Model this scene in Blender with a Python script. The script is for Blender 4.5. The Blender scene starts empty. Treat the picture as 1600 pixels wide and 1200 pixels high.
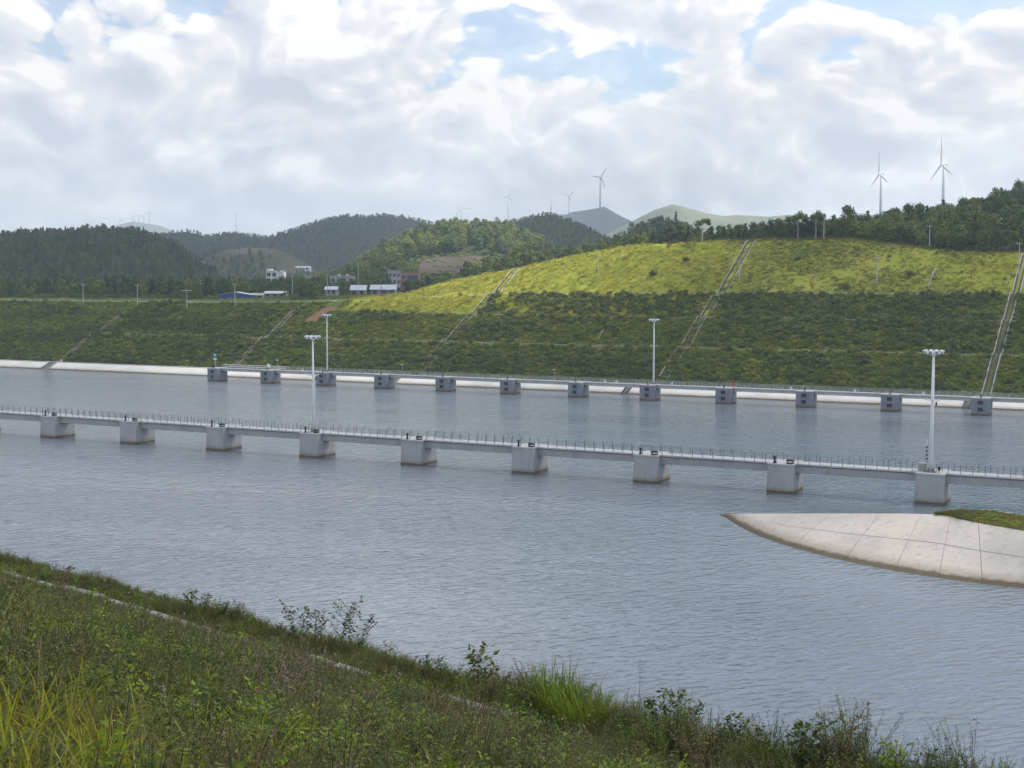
import bpy, bmesh, math, random
import numpy as np
from mathutils import Vector, Matrix, Euler

# ------------------------------------------------------------------ camera, sky, sun, exposure
sc = bpy.context.scene
COL = sc.collection
R = math.radians
CAMZ = 29.5                                    # eye height above the canal water (water = 0)
FPX = 2075.0                                   # focal length in pixels of a 1600 px wide picture
PITCH = math.atan(160.0 / FPX)
cam_d = bpy.data.cameras.new('camera')
cam_d.sensor_width = 36.0
cam_d.lens = FPX / 1600.0 * 36.0
cam_d.clip_start = 0.3
cam_d.clip_end = 40000.0
cam = bpy.data.objects.new('camera', cam_d)
cam.location = (0, 0, CAMZ)
cam.rotation_euler = (math.pi / 2 - PITCH, 0, 0)
COL.objects.link(cam)
sc.camera = cam

SUN_AZ = math.atan2(0.93, 0.36)                # measured from +Y towards +X
SUN_EL = R(52)
sun_dir = Vector((math.sin(SUN_AZ) * math.cos(SUN_EL), math.cos(SUN_AZ) * math.cos(SUN_EL), math.sin(SUN_EL)))
sd = bpy.data.lights.new('sun', 'SUN')
sd.energy = 5.0
sd.angle = R(0.53)
sd.color = (1.0, 0.95, 0.86)
so = bpy.data.objects.new('sun', sd)
so.rotation_euler = sun_dir.to_track_quat('Z', 'Y').to_euler()
so.location = (300, 100, 3500)
COL.objects.link(so)

sc.view_settings.view_transform = 'Standard'
sc.view_settings.look = 'None'
sc.view_settings.gamma = 1.0
sc.view_settings.exposure = 1.0
sc.view_settings.use_curve_mapping = False
sc.render.engine = 'CYCLES'
sc.cycles.use_denoising = True
sc.cycles.max_bounces = 5
sc.cycles.diffuse_bounces = 2
sc.cycles.glossy_bounces = 2
sc.cycles.transmission_bounces = 3
sc.cycles.volume_bounces = 0
sc.cycles.transparent_max_bounces = 5
sc.cycles.use_fast_gi = False
sc.cycles.sample_clamp_indirect = 4.0


# ---- node helper
class NT:
    def __init__(s, tree):
        s.t = tree; s.n = tree.nodes; s.l = tree.links
        s.n.clear()

    def node(s, typ, **kw):
        nd = s.n.new(typ)
        for k, v in kw.items():
            setattr(nd, k, v)
        return nd

    def put(s, sock, v):
        if hasattr(v, 'is_output') or isinstance(v, bpy.types.NodeSocket):
            s.l.new(v, sock)
        elif v is not None:
            if isinstance(v, (tuple, list)) and len(v) == 3 and sock.type == 'RGBA':
                v = (*v, 1.0)
            sock.default_value = v

    def m(s, op, a=None, b=None, c=None, clamp=False):
        nd = s.node('ShaderNodeMath', operation=op, use_clamp=clamp)
        for i, v in enumerate((a, b, c)):
            if v is not None:
                s.put(nd.inputs[i], v)
        return nd.outputs[0]

    def vm(s, op, a=None, b=None, out=0):
        nd = s.node('ShaderNodeVectorMath', operation=op)
        if a is not None: s.put(nd.inputs[0], a)
        if b is not None: s.put(nd.inputs[1], b)
        return nd.outputs[out]

    def noise(s, vec, scale, detail=4, rough=0.5, dist=0.0, out='Fac'):
        nd = s.node('ShaderNodeTexNoise')
        if vec is not None: s.put(nd.inputs['Vector'], vec)
        nd.inputs['Scale'].default_value = scale
        nd.inputs['Detail'].default_value = detail
        nd.inputs['Roughness'].default_value = rough
        nd.inputs['Distortion'].default_value = dist
        return nd.outputs[out]

    def ramp(s, fac, stops, interp='LINEAR'):
        nd = s.node('ShaderNodeValToRGB')
        cr = nd.color_ramp
        cr.interpolation = interp
        while len(cr.elements) < len(stops):
            cr.elements.new(0.5)
        for e, (p, c) in zip(cr.elements, stops):
            e.position = p
            e.color = (*c, 1.0) if len(c) == 3 else c
        s.put(nd.inputs[0], fac)
        return nd.outputs[0]

    def rng(s, v, a, b, c=0.0, d=1.0, smooth=False):
        nd = s.node('ShaderNodeMapRange')
        if smooth: nd.interpolation_type = 'SMOOTHSTEP'
        for i, x in enumerate((v, a, b, c, d)):
            s.put(nd.inputs[i], x)
        return nd.outputs[0]

    def mix(s, f, a, b, blend='MIX'):
        nd = s.node('ShaderNodeMix', data_type='RGBA', blend_type=blend)
        s.put(nd.inputs[0], f); s.put(nd.inputs[6], a); s.put(nd.inputs[7], b)
        return nd.outputs[2]

    def mixf(s, f, a, b):
        nd = s.node('ShaderNodeMix', data_type='FLOAT')
        s.put(nd.inputs[0], f); s.put(nd.inputs[2], a); s.put(nd.inputs[3], b)
        return nd.outputs[0]


# ---- sky: Nishita air with cumulus laid out by direction
world = bpy.data.worlds.new('World')
sc.world = world
world.use_nodes = True
W = NT(world.node_tree)
sky = W.node('ShaderNodeTexSky', sky_type='NISHITA')
sky.sun_disc = False
sky.sun_elevation = SUN_EL
sky.sun_rotation = SUN_AZ
sky.altitude = 80
sky.air_density = 1.0
sky.dust_density = 0.6
sky.ozone_density = 1.6
bg_sky = W.node('ShaderNodeBackground')
W.put(bg_sky.inputs[0], sky.outputs[0])
bg_sky.inputs[1].default_value = 0.095
tc = W.node('ShaderNodeTexCoord')
d = tc.outputs['Generated']
sx = W.node('ShaderNodeSeparateXYZ'); W.put(sx.inputs[0], d)
AZ = W.m('ARCTAN2', sx.outputs[0], sx.outputs[1])
EL = W.m('ARCSINE', sx.outputs[2])


def lobe(px, py, rx, ry, amp):
    a0 = (px - 800) / FPX; e0 = (440 - py) / FPX
    u = W.m('DIVIDE', W.m('SUBTRACT', AZ, a0), rx / FPX)
    v = W.m('DIVIDE', W.m('SUBTRACT', EL, e0), ry / FPX)
    q = W.m('ADD', W.m('MULTIPLY', u, u), W.m('MULTIPLY', v, v))
    return W.m('MULTIPLY', W.m('EXPONENT', W.m('MULTIPLY', q, -1.0)), amp)


stretch = W.vm('MULTIPLY', d, (1.0, 1.0, 1.45))
warp = W.noise(stretch, 7.0, 1, 0.5, out='Color')
wv = W.vm('ADD', stretch, W.vm('MULTIPLY', W.vm('SUBTRACT', warp, (0.5, 0.5, 0.5)), (0.07, 0.07, 0.07)))
big = W.noise(stretch, 3.6, 2, 0.5)


def dens(vec):
    p1 = W.m('ABSOLUTE', W.m('SUBTRACT', W.noise(vec, 17.0, 0, 0.5), 0.5))
    p2 = W.m('ABSOLUTE', W.m('SUBTRACT', W.noise(vec, 41.0, 1, 0.5), 0.5))
    puff = W.m('ADD', W.m('MULTIPLY', p1, 1.0), W.m('MULTIPLY', p2, 0.55))
    return W.m('ADD', W.m('MULTIPLY', W.m('SUBTRACT', W.noise(vec, 8.5, 5, 0.58), 0.5), 1.1), W.m('SUBTRACT', W.m('MULTIPLY', puff, 0.75), 0.12))


d0 = dens(wv)
d1 = dens(W.vm('ADD', wv, (0.008, 0.0, 0.020)))
bias = None
for L in [(785, 48, 60, 46, -0.12), (900, 112, 90, 22, -0.10), (1010, 122, 50, 40, -0.14), (960, 50, 90, 40, 0.14), (1440, -2, 190, 44, -0.46), (312, 26, 50, 32, -0.20), (432, 5, 40, 25, -0.12),
          (858, 190, 90, 84, 0.18), (1400, 190, 340, 120, 0.22), (1110, 5, 200, 45, 0.18), (1595, 30, 45, 60, 0.16), (300, 190, 500, 210, 0.20), (800, 330, 1600, 90, 0.20),
          (150, -330, 1000, 380, 0.24), (1500, -330, 560, 215, -0.60)]:
    g = lobe(*L)
    bias = g if bias is None else W.m('ADD', bias, g)
cov = W.m('ADD', W.m('ADD', d0, bias), W.m('MULTIPLY', W.m('SUBTRACT', big, 0.5), 0.40))
mask = W.m('MAXIMUM', W.rng(cov, -0.02, 0.085, 0.0, 1.0, True), W.rng(cov, -0.35, 0.0, 0.08, 0.34))
relief = W.m('SUBTRACT', d0, d1)
lit = W.m('ADD', 0.50, W.m('MULTIPLY', relief, 3.2))
lit = W.m('SUBTRACT', lit, W.m('MULTIPLY', W.m('SUBTRACT', W.noise(stretch, 6.0, 2, 0.5), 0.5), 0.95))
edge = W.rng(cov, 0.03, 0.32, 0.40, -0.04)
lit = W.m('ADD', lit, edge)
ccol = W.ramp(lit, [(0.0, (0.60, 0.615, 0.69)), (0.3, (0.675, 0.685, 0.745)), (0.55, (0.75, 0.755, 0.79)), (0.8, (0.84, 0.83, 0.835)), (1.0, (1.0, 0.97, 0.94))])
bg_c = W.node('ShaderNodeBackground')
W.put(bg_c.inputs[0], ccol)
bg_c.inputs[1].default_value = 0.70
mx = W.node('ShaderNodeMixShader')
W.put(mx.inputs[0], W.m('MULTIPLY', mask, 0.97))
W.l.new(bg_sky.outputs[0], mx.inputs[1]); W.l.new(bg_c.outputs[0], mx.inputs[2])
wo = W.node('ShaderNodeOutputWorld')
W.l.new(mx.outputs[0], wo.inputs[0])

# ------------------------------------------------------------------ helpers
rnd = random.Random(7)
RNG = np.random.default_rng(11)
cp, sp = math.cos(PITCH), math.sin(PITCH)


def ray(px, py):
    cx, cy = (px - 800) / FPX, -(py - 600) / FPX
    return Vector((cx, cp + cy * sp, -sp + cy * cp))


def at_z(px, py, z):                           # a point of the photo at a known height
    r = ray(px, py); t = (z - CAMZ) / r.z
    return Vector((r.x * t, r.y * t, z))


def at_y(px, py, y):                           # a point of the photo at a known distance
    r = ray(px, py); t = y / r.y
    return Vector((r.x * t, y, CAMZ + r.z * t))


TH = math.atan(3943.0 / FPX)                   # heading of the canal axis, left of the view axis
ES = Vector((math.sin(TH), -math.cos(TH), 0))  # along the canal
EN = Vector((math.cos(TH), math.sin(TH), 0))   # across the canal, away from the camera
CAN_ROT = math.atan2(ES.y, ES.x)


def sn(s, n, z=0.0):
    return ES * s + EN * n + Vector((0, 0, z))


def hash2(ix, iy, seed):
    v = np.sin(ix * 127.1 + iy * 311.7 + seed * 74.7) * 43758.5453
    return v - np.floor(v)


def vnoise(x, y, seed=0):
    x = np.asarray(x, float); y = np.asarray(y, float)
    ix, iy = np.floor(x), np.floor(y)
    fx, fy = x - ix, y - iy
    fx = fx * fx * (3 - 2 * fx); fy = fy * fy * (3 - 2 * fy)
    a = hash2(ix, iy, seed); b = hash2(ix + 1, iy, seed); c = hash2(ix, iy + 1, seed); dd = hash2(ix + 1, iy + 1, seed)
    return (a * (1 - fx) + b * fx) * (1 - fy) + (c * (1 - fx) + dd * fx) * fy


def fbm(x, y, seed=0, octv=4):
    t = 0; amp = 0.5; x = np.asarray(x, float); y = np.asarray(y, float)
    for k in range(octv):
        t = t + amp * vnoise(x, y, seed + k); amp *= 0.5; x = x * 2.03; y = y * 2.03
    return t


def tag(o, label=None, cat=None, group=None, kind=None):
    if label: o['label'] = label
    if cat: o['category'] = cat
    if group: o['group'] = group
    if kind: o['kind'] = kind
    return o


def empty(name, loc=(0, 0, 0), rz=0.0):
    o = bpy.data.objects.new(name, None)
    o.empty_display_size = 0.3
    o.location = loc; o.rotation_euler = (0, 0, rz)
    COL.objects.link(o)
    return o


def new_mesh(name, verts, faces, mat, smooth=False):
    me = bpy.data.meshes.new(name)
    me.from_pydata([tuple(v) for v in verts], [], faces)
    if mat is not None:
        for x in (mat if isinstance(mat, (list, tuple)) else [mat]):
            me.materials.append(x)
    if smooth:
        me.polygons.foreach_set('use_smooth', [True] * len(me.polygons))
    me.update()
    return me


def link(name, me, parent=None, loc=None, rot=None):
    o = bpy.data.objects.new(name, me)
    COL.objects.link(o)
    if parent is not None: o.parent = parent
    if loc is not None: o.location = loc
    if rot is not None: o.rotation_euler = rot
    return o


class MB:
    """collects shapes, then links them as one mesh object"""
    def __init__(s): s.bm = bmesh.new()

    def box(s, c, size, rot=None, bevel=0.0, taper=None):
        g = bmesh.ops.create_cube(s.bm, size=1.0)['verts']
        for v in g:
            k = v.co.z + 0.5
            f = (1, 1) if taper is None else (1 + (taper[0] - 1) * k, 1 + (taper[1] - 1) * k)
            v.co = Vector((v.co.x * size[0] * f[0], v.co.y * size[1] * f[1], v.co.z * size[2]))
        if bevel > 0:
            es = list({e for v in g for e in v.link_edges})
            r = bmesh.ops.bevel(s.bm, geom=es, offset=bevel, segments=1, affect='EDGES')
            g = list({v for f in r['faces'] for v in f.verts} | {v for v in g if v.is_valid})
        M = Matrix.Translation(Vector(c)) @ (rot.to_matrix().to_4x4() if rot is not None else Matrix())
        for v in g:
            v.co = M @ v.co
        return s

    def tube(s, pts, radii, seg=8, cap=True):
        pts = [Vector(p) for p in pts]
        if not isinstance(radii, (list, tuple)): radii = [radii] * len(pts)
        rings = []
        for i, p in enumerate(pts):
            t = (pts[min(i + 1, len(pts) - 1)] - pts[max(i - 1, 0)]).normalized()
            a = Vector((0, 0, 1)) if abs(t.z) < 0.9 else Vector((1, 0, 0))
            u = t.cross(a).normalized(); w = t.cross(u)
            rings.append([s.bm.verts.new(p + (u * math.cos(2 * math.pi * k / seg) + w * math.sin(2 * math.pi * k / seg)) * radii[i]) for k in range(seg)])
        for a, b in zip(rings, rings[1:]):
            for k in range(seg):
                s.bm.faces.new((a[k], a[(k + 1) % seg], b[(k + 1) % seg], b[k]))
        if cap:
            s.bm.faces.new(rings[0][::-1]); s.bm.faces.new(rings[-1])
        return s

    def poly(s, pts):
        s.bm.faces.new([s.bm.verts.new(Vector(p)) for p in pts]); return s

    def prism(s, pts, vec):
        a = [s.bm.verts.new(Vector(p)) for p in pts]; b = [s.bm.verts.new(Vector(p) + Vector(vec)) for p in pts]
        s.bm.faces.new(a[::-1]); s.bm.faces.new(b)
        n = len(a)
        for k in range(n):
            s.bm.faces.new((a[k], a[(k + 1) % n], b[(k + 1) % n], b[k]))
        return s

    def mesh(s, name, mat, smooth=False):
        bmesh.ops.recalc_face_normals(s.bm, faces=s.bm.faces[:])
        me = bpy.data.meshes.new(name)
        s.bm.to_mesh(me); s.bm.free()
        if mat is not None: me.materials.append(mat)
        if smooth: me.polygons.foreach_set('use_smooth', [True] * len(me.polygons))
        return me

    def build(s, name, mat, parent=None, smooth=False, loc=None, rot=None):
        return link(name, s.mesh(name, mat, smooth), parent, loc, rot)


def copy_tree(o, parent=None):
    c = o.copy(); COL.objects.link(c); c.parent = parent
    for ch in list(o.children):
        copy_tree(ch, c)
    return c


def grid_mesh(name, P, mat, smooth=True):      # P: (rows, cols, 3)
    r, c = P.shape[:2]
    idx = np.arange(r * c).reshape(r, c)
    f = np.stack([idx[:-1, :-1], idx[:-1, 1:], idx[1:, 1:], idx[1:, :-1]], -1).reshape(-1, 4)
    me = bpy.data.meshes.new(name)
    me.vertices.add(r * c); me.vertices.foreach_set('co', P.reshape(-1).astype(np.float32))
    me.loops.add(f.size); me.loops.foreach_set('vertex_index', f.reshape(-1).astype(np.int32))
    me.polygons.add(len(f)); me.polygons.foreach_set('loop_start', np.arange(0, f.size, 4, dtype=np.int32))
    me.polygons.foreach_set('use_smooth', [smooth] * len(f))
    me.update(calc_edges=True); me.validate()
    me.materials.append(mat)
    return me


# ------------------------------------------------------------------ materials
def material(name):
    m = bpy.data.materials.new(name); m.use_nodes = True
    t = NT(m.node_tree)
    out = t.node('ShaderNodeOutputMaterial')
    b = t.node('ShaderNodeBsdfPrincipled')
    t.l.new(b.outputs[0], out.inputs[0])
    return m, t, b, out


def plain(name, col, rough=0.6, metal=0.0, var=0.12, scale=3.0):
    m, t, b, _ = material(name)
    tcn = t.node('ShaderNodeTexCoord').outputs['Object']
    n = t.noise(tcn, scale, 5, 0.6)
    lo = tuple(c * (1 - var) for c in col); hi = tuple(min(1, c * (1 + var)) for c in col)
    t.put(b.inputs['Base Color'], t.ramp(n, [(0.3, lo), (0.7, hi)]))
    b.inputs['Roughness'].default_value = rough; b.inputs['Metallic'].default_value = metal
    return m


def concrete(name, col, stain=True, streak=0.5, scale=0.35):
    m, t, b, _ = material(name)
    g = t.node('ShaderNodeNewGeometry').outputs['Position']
    s = t.node('ShaderNodeSeparateXYZ'); t.put(s.inputs[0], g)
    n1 = t.noise(g, scale, 6, 0.6)
    c = t.ramp(n1, [(0.28, tuple(x * 0.80 for x in col)), (0.5, col), (0.75, tuple(min(1, x * 1.12) for x in col))])
    st = t.noise(t.vm('MULTIPLY', g, (1.6, 1.6, 0.12)), 1.0, 5, 0.65)
    c = t.mix(t.m('MULTIPLY', t.rng(st, 0.52, 0.72), streak), c, tuple(x * 0.55 for x in col))
    fine = t.noise(g, 6.0, 4, 0.6)
    c = t.mix(t.rng(fine, 0.45, 0.8, 0, 0.35), c, tuple(x * 0.72 for x in col))
    if stain:                                   # wet, algae-dark tide line just above the water
        zz = t.m('ADD', s.outputs[2], t.m('MULTIPLY', t.m('SUBTRACT', t.noise(g, 1.4, 4), 0.5), 0.35))
        c = t.mix(t.rng(zz, 0.28, 0.46, 1, 0), c, (0.035, 0.038, 0.026))
        c = t.mix(t.rng(zz, 0.46, 1.0, 0.5, 0), c, (0.22, 0.16, 0.09))
    t.put(b.inputs['Base Color'], c)
    b.inputs['Roughness'].default_value = 0.85
    bp = t.node('ShaderNodeBump'); bp.inputs['Strength'].default_value = 0.3; bp.inputs['Distance'].default_value = 0.03
    t.put(bp.inputs['Height'], t.noise(g, 3.0, 6, 0.65)); t.l.new(bp.outputs[0], b.inputs['Normal'])
    return m


def foliage(name, stops, transl=0.25, rough=0.55, isl=0.5):
    """leaf material: hue per plant (instance random) and per leaf (mesh island random)"""
    m, t, b, out = material(name)
    oi = t.node('ShaderNodeObjectInfo').outputs['Random']
    gi = t.node('ShaderNodeNewGeometry').outputs['Random Per Island']
    f = t.m('ADD', t.m('MULTIPLY', oi, 1 - isl), t.m('MULTIPLY', gi, isl))
    c = t.ramp(f, stops)
    t.put(b.inputs['Base Color'], c)
    b.inputs['Roughness'].default_value = rough
    b.inputs['Specular IOR Level'].default_value = 0.25
    tr = t.node('ShaderNodeBsdfTranslucent')
    t.put(tr.inputs[0], t.mix(0.35, c, (0.16, 0.17, 0.02)))
    ms = t.node('ShaderNodeMixShader'); ms.inputs[0].default_value = transl
    t.l.new(b.outputs[0], ms.inputs[1]); t.l.new(tr.outputs[0], ms.inputs[2])
    t.l.new(ms.outputs[0], out.inputs[0])
    return m


def soil(name, stops, scale=0.06, bump=0.6, bscale=0.6, dist=0.4):
    m, t, b, _ = material(name)
    g = t.node('ShaderNodeNewGeometry').outputs['Position']
    n = t.m('ADD', t.m('MULTIPLY', t.noise(g, scale, 6, 0.6), 0.7), t.m('MULTIPLY', t.noise(g, scale * 9, 5, 0.65), 0.3))
    t.put(b.inputs['Base Color'], t.ramp(n, stops))
    b.inputs['Roughness'].default_value = 0.95
    b.inputs['Specular IOR Level'].default_value = 0.1
    bp = t.node('ShaderNodeBump'); bp.inputs['Strength'].default_value = bump; bp.inputs['Distance'].default_value = dist
    t.put(bp.inputs['Height'], t.noise(g, bscale, 6, 0.65)); t.l.new(bp.outputs[0], b.inputs['Normal'])
    return m


def water_material():
    m, t, b, out = material('canal_water')
    g = t.node('ShaderNodeNewGeometry').outputs['Position']
    rot = t.node('ShaderNodeVectorRotate'); rot.rotation_type = 'Z_AXIS'
    t.put(rot.inputs['Vector'], g); rot.inputs['Angle'].default_value = R(-20)
    v = t.vm('MULTIPLY', rot.outputs[0], (0.55, 1.25, 1.0))
    pr = t.node('ShaderNodeVectorRotate'); pr.rotation_type = 'Z_AXIS'
    t.put(pr.inputs['Vector'], g); pr.inputs['Angle'].default_value = R(22)
    patch = t.noise(t.vm('MULTIPLY', pr.outputs[0], (0.35, 1.3, 1.0)), 0.022, 4, 0.55, 0.8)
    h = t.m('ADD', t.m('MULTIPLY', t.noise(v, 0.42, 3, 0.5, 0.3), 0.8), t.m('MULTIPLY', t.noise(v, 1.25, 2, 0.42, 0.4), 0.95))
    h = t.m('MULTIPLY', h, t.rng(patch, 0.34, 0.66, 0.45, 1.3))
    bp = t.node('ShaderNodeBump'); bp.inputs['Strength'].default_value = 1.0; bp.inputs['Distance'].default_value = 0.29
    t.put(bp.inputs['Height'], h)
    t.l.new(bp.outputs[0], b.inputs['Normal'])
    t.put(b.inputs['Base Color'], t.ramp(t.noise(g, 0.006, 3, 0.5), [(0.35, (0.220, 0.240, 0.275)), (0.65, (0.140, 0.195, 0.220))]))
    t.put(b.inputs['Roughness'], t.rng(patch, 0.36, 0.64, 0.13, 0.19))
    b.inputs['IOR'].default_value = 1.5
    return m


MAT = {}
MAT['water'] = water_material()
MAT['pier'] = concrete('pier_concrete', (0.40, 0.395, 0.40), True, 0.35)
MAT['beam'] = concrete('beam_concrete', (0.37, 0.365, 0.365), False, 0.5)
MAT['deck'] = concrete('deck_concrete', (0.50, 0.49, 0.48), False, 0.2)
MAT['dolphin'] = concrete('dolphin_concrete', (0.235, 0.245, 0.29), True, 0.5)
MAT['apron'] = concrete('apron_concrete', (0.80, 0.77, 0.70), True, 0.25, 0.12)
MAT['panel'] = concrete('panel_concrete', (0.60, 0.54, 0.475), True, 0.6, 0.14)
MAT['joint'] = concrete('joint_concrete', (0.29, 0.265, 0.24), True, 0.3)
MAT['sub_base'] = concrete('panel_bedding', (0.43, 0.39, 0.345), True, 0.3)
MAT['gutter'] = concrete('gutter_concrete', (0.27, 0.26, 0.215), False, 0.3, 1.3)
MAT['drain'] = concrete('drain_concrete', (0.36, 0.33, 0.29), False, 0.6, 0.4)
MAT['dark_floor'] = concrete('mossy_channel_floor', (0.055, 0.050, 0.036), False, 0.6, 0.5)  # dark tone along the drain channels
MAT['road'] = concrete('road_concrete', (0.42, 0.40, 0.37), False, 0.3, 0.1)
MAT['white_paint'] = plain('white_mast_paint', (0.78, 0.79, 0.80), 0.4, 0.0, 0.05)
MAT['lamp'] = plain('lamp_housing', (0.74, 0.75, 0.77), 0.35, 0.1, 0.06)
MAT['lens'] = plain('lamp_glass', (0.30, 0.33, 0.36), 0.1, 0.0, 0.05)
MAT['steel'] = plain('grey_steel', (0.20, 0.21, 0.22), 0.5, 0.4, 0.15)
MAT['dark_steel'] = plain('dark_steel', (0.030, 0.032, 0.036), 0.5, 0.3, 0.3)
MAT['recess'] = plain('recess_shade_tone', (0.020, 0.022, 0.030), 0.7, 0.0, 0.3)  # near-black tone that holds the shade of the dolphin recesses
MAT['rail_white'] = plain('galvanised_rail', (0.52, 0.53, 0.54), 0.45, 0.3, 0.1)
MAT['teal'] = plain('teal_sign_paint', (0.03, 0.26, 0.28), 0.45, 0.0, 0.1)
MAT['pale'] = plain('pale_sign_paint', (0.62, 0.72, 0.74), 0.45, 0.0, 0.05)
MAT['red'] = plain('red_paint', (0.50, 0.035, 0.03), 0.45, 0.0, 0.1)
MAT['black'] = plain('black_paint', (0.02, 0.02, 0.02), 0.5, 0.0, 0.1)
MAT['turbine'] = plain('turbine_white', (0.60, 0.62, 0.64), 0.4, 0.0, 0.03)
MAT['house_white'] = plain('white_render', (0.72, 0.73, 0.74), 0.85, 0.0, 0.1, 0.6)
MAT['house_grey'] = plain('grey_render', (0.40, 0.40, 0.39), 0.9, 0.0, 0.2, 0.5)
MAT['house_brick'] = plain('bare_brick', (0.34, 0.17, 0.12), 0.9, 0.0, 0.25, 1.0)
MAT['house_tan'] = plain('tan_plaster', (0.36, 0.31, 0.24), 0.9, 0.0, 0.2, 0.6)
MAT['tin'] = plain('pale_roof_sheet', (0.50, 0.53, 0.57), 0.45, 0.2, 0.12, 0.7)
MAT['tin_rust'] = plain('weathered_roof_sheet', (0.38, 0.33, 0.31), 0.6, 0.1, 0.25, 0.8)
MAT['blue'] = plain('blue_sheet_wall', (0.025, 0.085, 0.36), 0.5, 0.1, 0.2, 0.6)
MAT['window'] = plain('dark_window_glass', (0.03, 0.035, 0.045), 0.15, 0.0, 0.2)
MAT['pole'] = plain('grey_pole_concrete', (0.46, 0.45, 0.43), 0.8, 0.0, 0.12)
MAT['bark'] = plain('bark', (0.12, 0.095, 0.07), 0.9, 0.0, 0.3, 4.0)
MAT['pale_bark'] = plain('pale_bark', (0.30, 0.27, 0.23), 0.9, 0.0, 0.25, 4.0)
MAT['red_soil'] = soil('red_soil', [(0.3, (0.16, 0.085, 0.05)), (0.7, (0.30, 0.18, 0.12))], 0.1)
MAT['slope'] = soil('shrub_slope_soil', [(0.30, (0.0568, 0.0827, 0.0202)), (0.50, (0.1135, 0.1476, 0.0286)), (0.70, (0.1959, 0.2125, 0.0462))], 0.05)
MAT['meadow'] = soil('meadow_slope_soil', [(0.28, (0.1466, 0.1897, 0.0252)), (0.48, (0.2685, 0.2981, 0.0353)), (0.62, (0.3418, 0.3388, 0.0505)), (0.75, (0.2929, 0.2304, 0.0606))], 0.05, 0.5, 0.5, 0.3)
MAT['brown_meadow'] = soil('brown_meadow_soil', [(0.28, (0.0900, 0.1200, 0.0270)), (0.48, (0.1700, 0.1680, 0.0405)), (0.62, (0.2000, 0.1800, 0.0495)), (0.75, (0.2200, 0.1680, 0.0540))], 0.05, 0.5, 0.5, 0.3)
MAT['near_slope'] = soil('near_slope_soil', [(0.3, (0.020, 0.024, 0.010)), (0.5, (0.035, 0.038, 0.016)), (0.7, (0.060, 0.052, 0.026))], 0.6, 0.6, 3.0, 0.1)
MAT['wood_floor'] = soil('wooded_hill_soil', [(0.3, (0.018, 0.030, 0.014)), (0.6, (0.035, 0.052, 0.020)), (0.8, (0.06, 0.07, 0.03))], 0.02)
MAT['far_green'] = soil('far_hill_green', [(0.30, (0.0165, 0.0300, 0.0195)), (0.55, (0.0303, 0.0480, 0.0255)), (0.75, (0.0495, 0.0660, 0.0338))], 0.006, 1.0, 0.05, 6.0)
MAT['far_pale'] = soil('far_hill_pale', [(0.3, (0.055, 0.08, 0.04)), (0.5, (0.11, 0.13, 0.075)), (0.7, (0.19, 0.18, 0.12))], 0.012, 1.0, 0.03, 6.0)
MAT['quarry'] = soil('quarry_earth', [(0.32, (0.0400, 0.0553, 0.0255)), (0.50, (0.0960, 0.0892, 0.0510)), (0.75, (0.1920, 0.1487, 0.0935))], 0.03, 0.8, 0.1, 2.0)
MAT['plough'] = soil('dark_bare_field', [(0.30, (0.0510, 0.0420, 0.0372)), (0.60, (0.0900, 0.0720, 0.0620)), (0.80, (0.0840, 0.0900, 0.0372))], 0.05)
MAT['island_grass'] = soil('island_grass', [(0.3, (0.085, 0.105, 0.012)), (0.55, (0.13, 0.135, 0.018)), (0.75, (0.18, 0.16, 0.03))], 0.25, 0.8, 2.0, 0.15)
MAT['plain'] = soil('open_ground', [(0.3, (0.04, 0.06, 0.025)), (0.7, (0.10, 0.11, 0.05))], 0.004)

MAT['lf_lawn'] = foliage('lawn_grass', [(0.1, (0.085, 0.10, 0.010)), (0.6, (0.135, 0.14, 0.014)), (0.95, (0.19, 0.165, 0.03))], 0.3)
MAT['lf_brown_shade'] = foliage('brown_meadow_grass', [(0.10, (0.0947, 0.1325, 0.0292)), (0.40, (0.1800, 0.1877, 0.0389)), (0.70, (0.2369, 0.2098, 0.0535)), (0.95, (0.2464, 0.1766, 0.0680))], 0.3)  # brownish grass, darkened further to carry the cloud shade in its colour
MAT['lf_olive'] = foliage('olive_slope_grass', [(0.10, (0.0876, 0.1260, 0.0191)), (0.50, (0.1752, 0.2205, 0.0268)), (0.90, (0.2956, 0.3149, 0.0421))], 0.3)
MAT['lf_dark'] = foliage('shrub_leaves_dark', [(0.10, (0.0513, 0.0831, 0.0188)), (0.45, (0.1122, 0.1502, 0.0320)), (0.75, (0.1923, 0.2205, 0.0413)), (0.95, (0.3205, 0.3036, 0.0564))])
MAT['lf_mid'] = foliage('shrub_leaves_mid', [(0.10, (0.1285, 0.1725, 0.0208)), (0.50, (0.2399, 0.2846, 0.0295)), (0.90, (0.4455, 0.4311, 0.0433))])
MAT['lf_yellow'] = foliage('meadow_grass', [(0.10, (0.2274, 0.2657, 0.0217)), (0.50, (0.4399, 0.4298, 0.0316)), (0.80, (0.6067, 0.5160, 0.0494)), (0.97, (0.4853, 0.3126, 0.0792))], 0.3)
MAT['lf_tree'] = foliage('broadleaf', [(0.10, (0.0284, 0.0575, 0.0143)), (0.50, (0.0737, 0.1210, 0.0265)), (0.90, (0.1559, 0.2042, 0.0367))], isl=0.35)
MAT['lf_tree_y'] = foliage('light_broadleaf', [(0.10, (0.0866, 0.1355, 0.0206)), (0.50, (0.1575, 0.2074, 0.0281)), (0.90, (0.2678, 0.2871, 0.0421))])
MAT['lf_pine'] = foliage('pine_needles', [(0.10, (0.0168, 0.0324, 0.0168)), (0.50, (0.0312, 0.0528, 0.0240)), (0.90, (0.0552, 0.0768, 0.0288))], 0.1)
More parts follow.
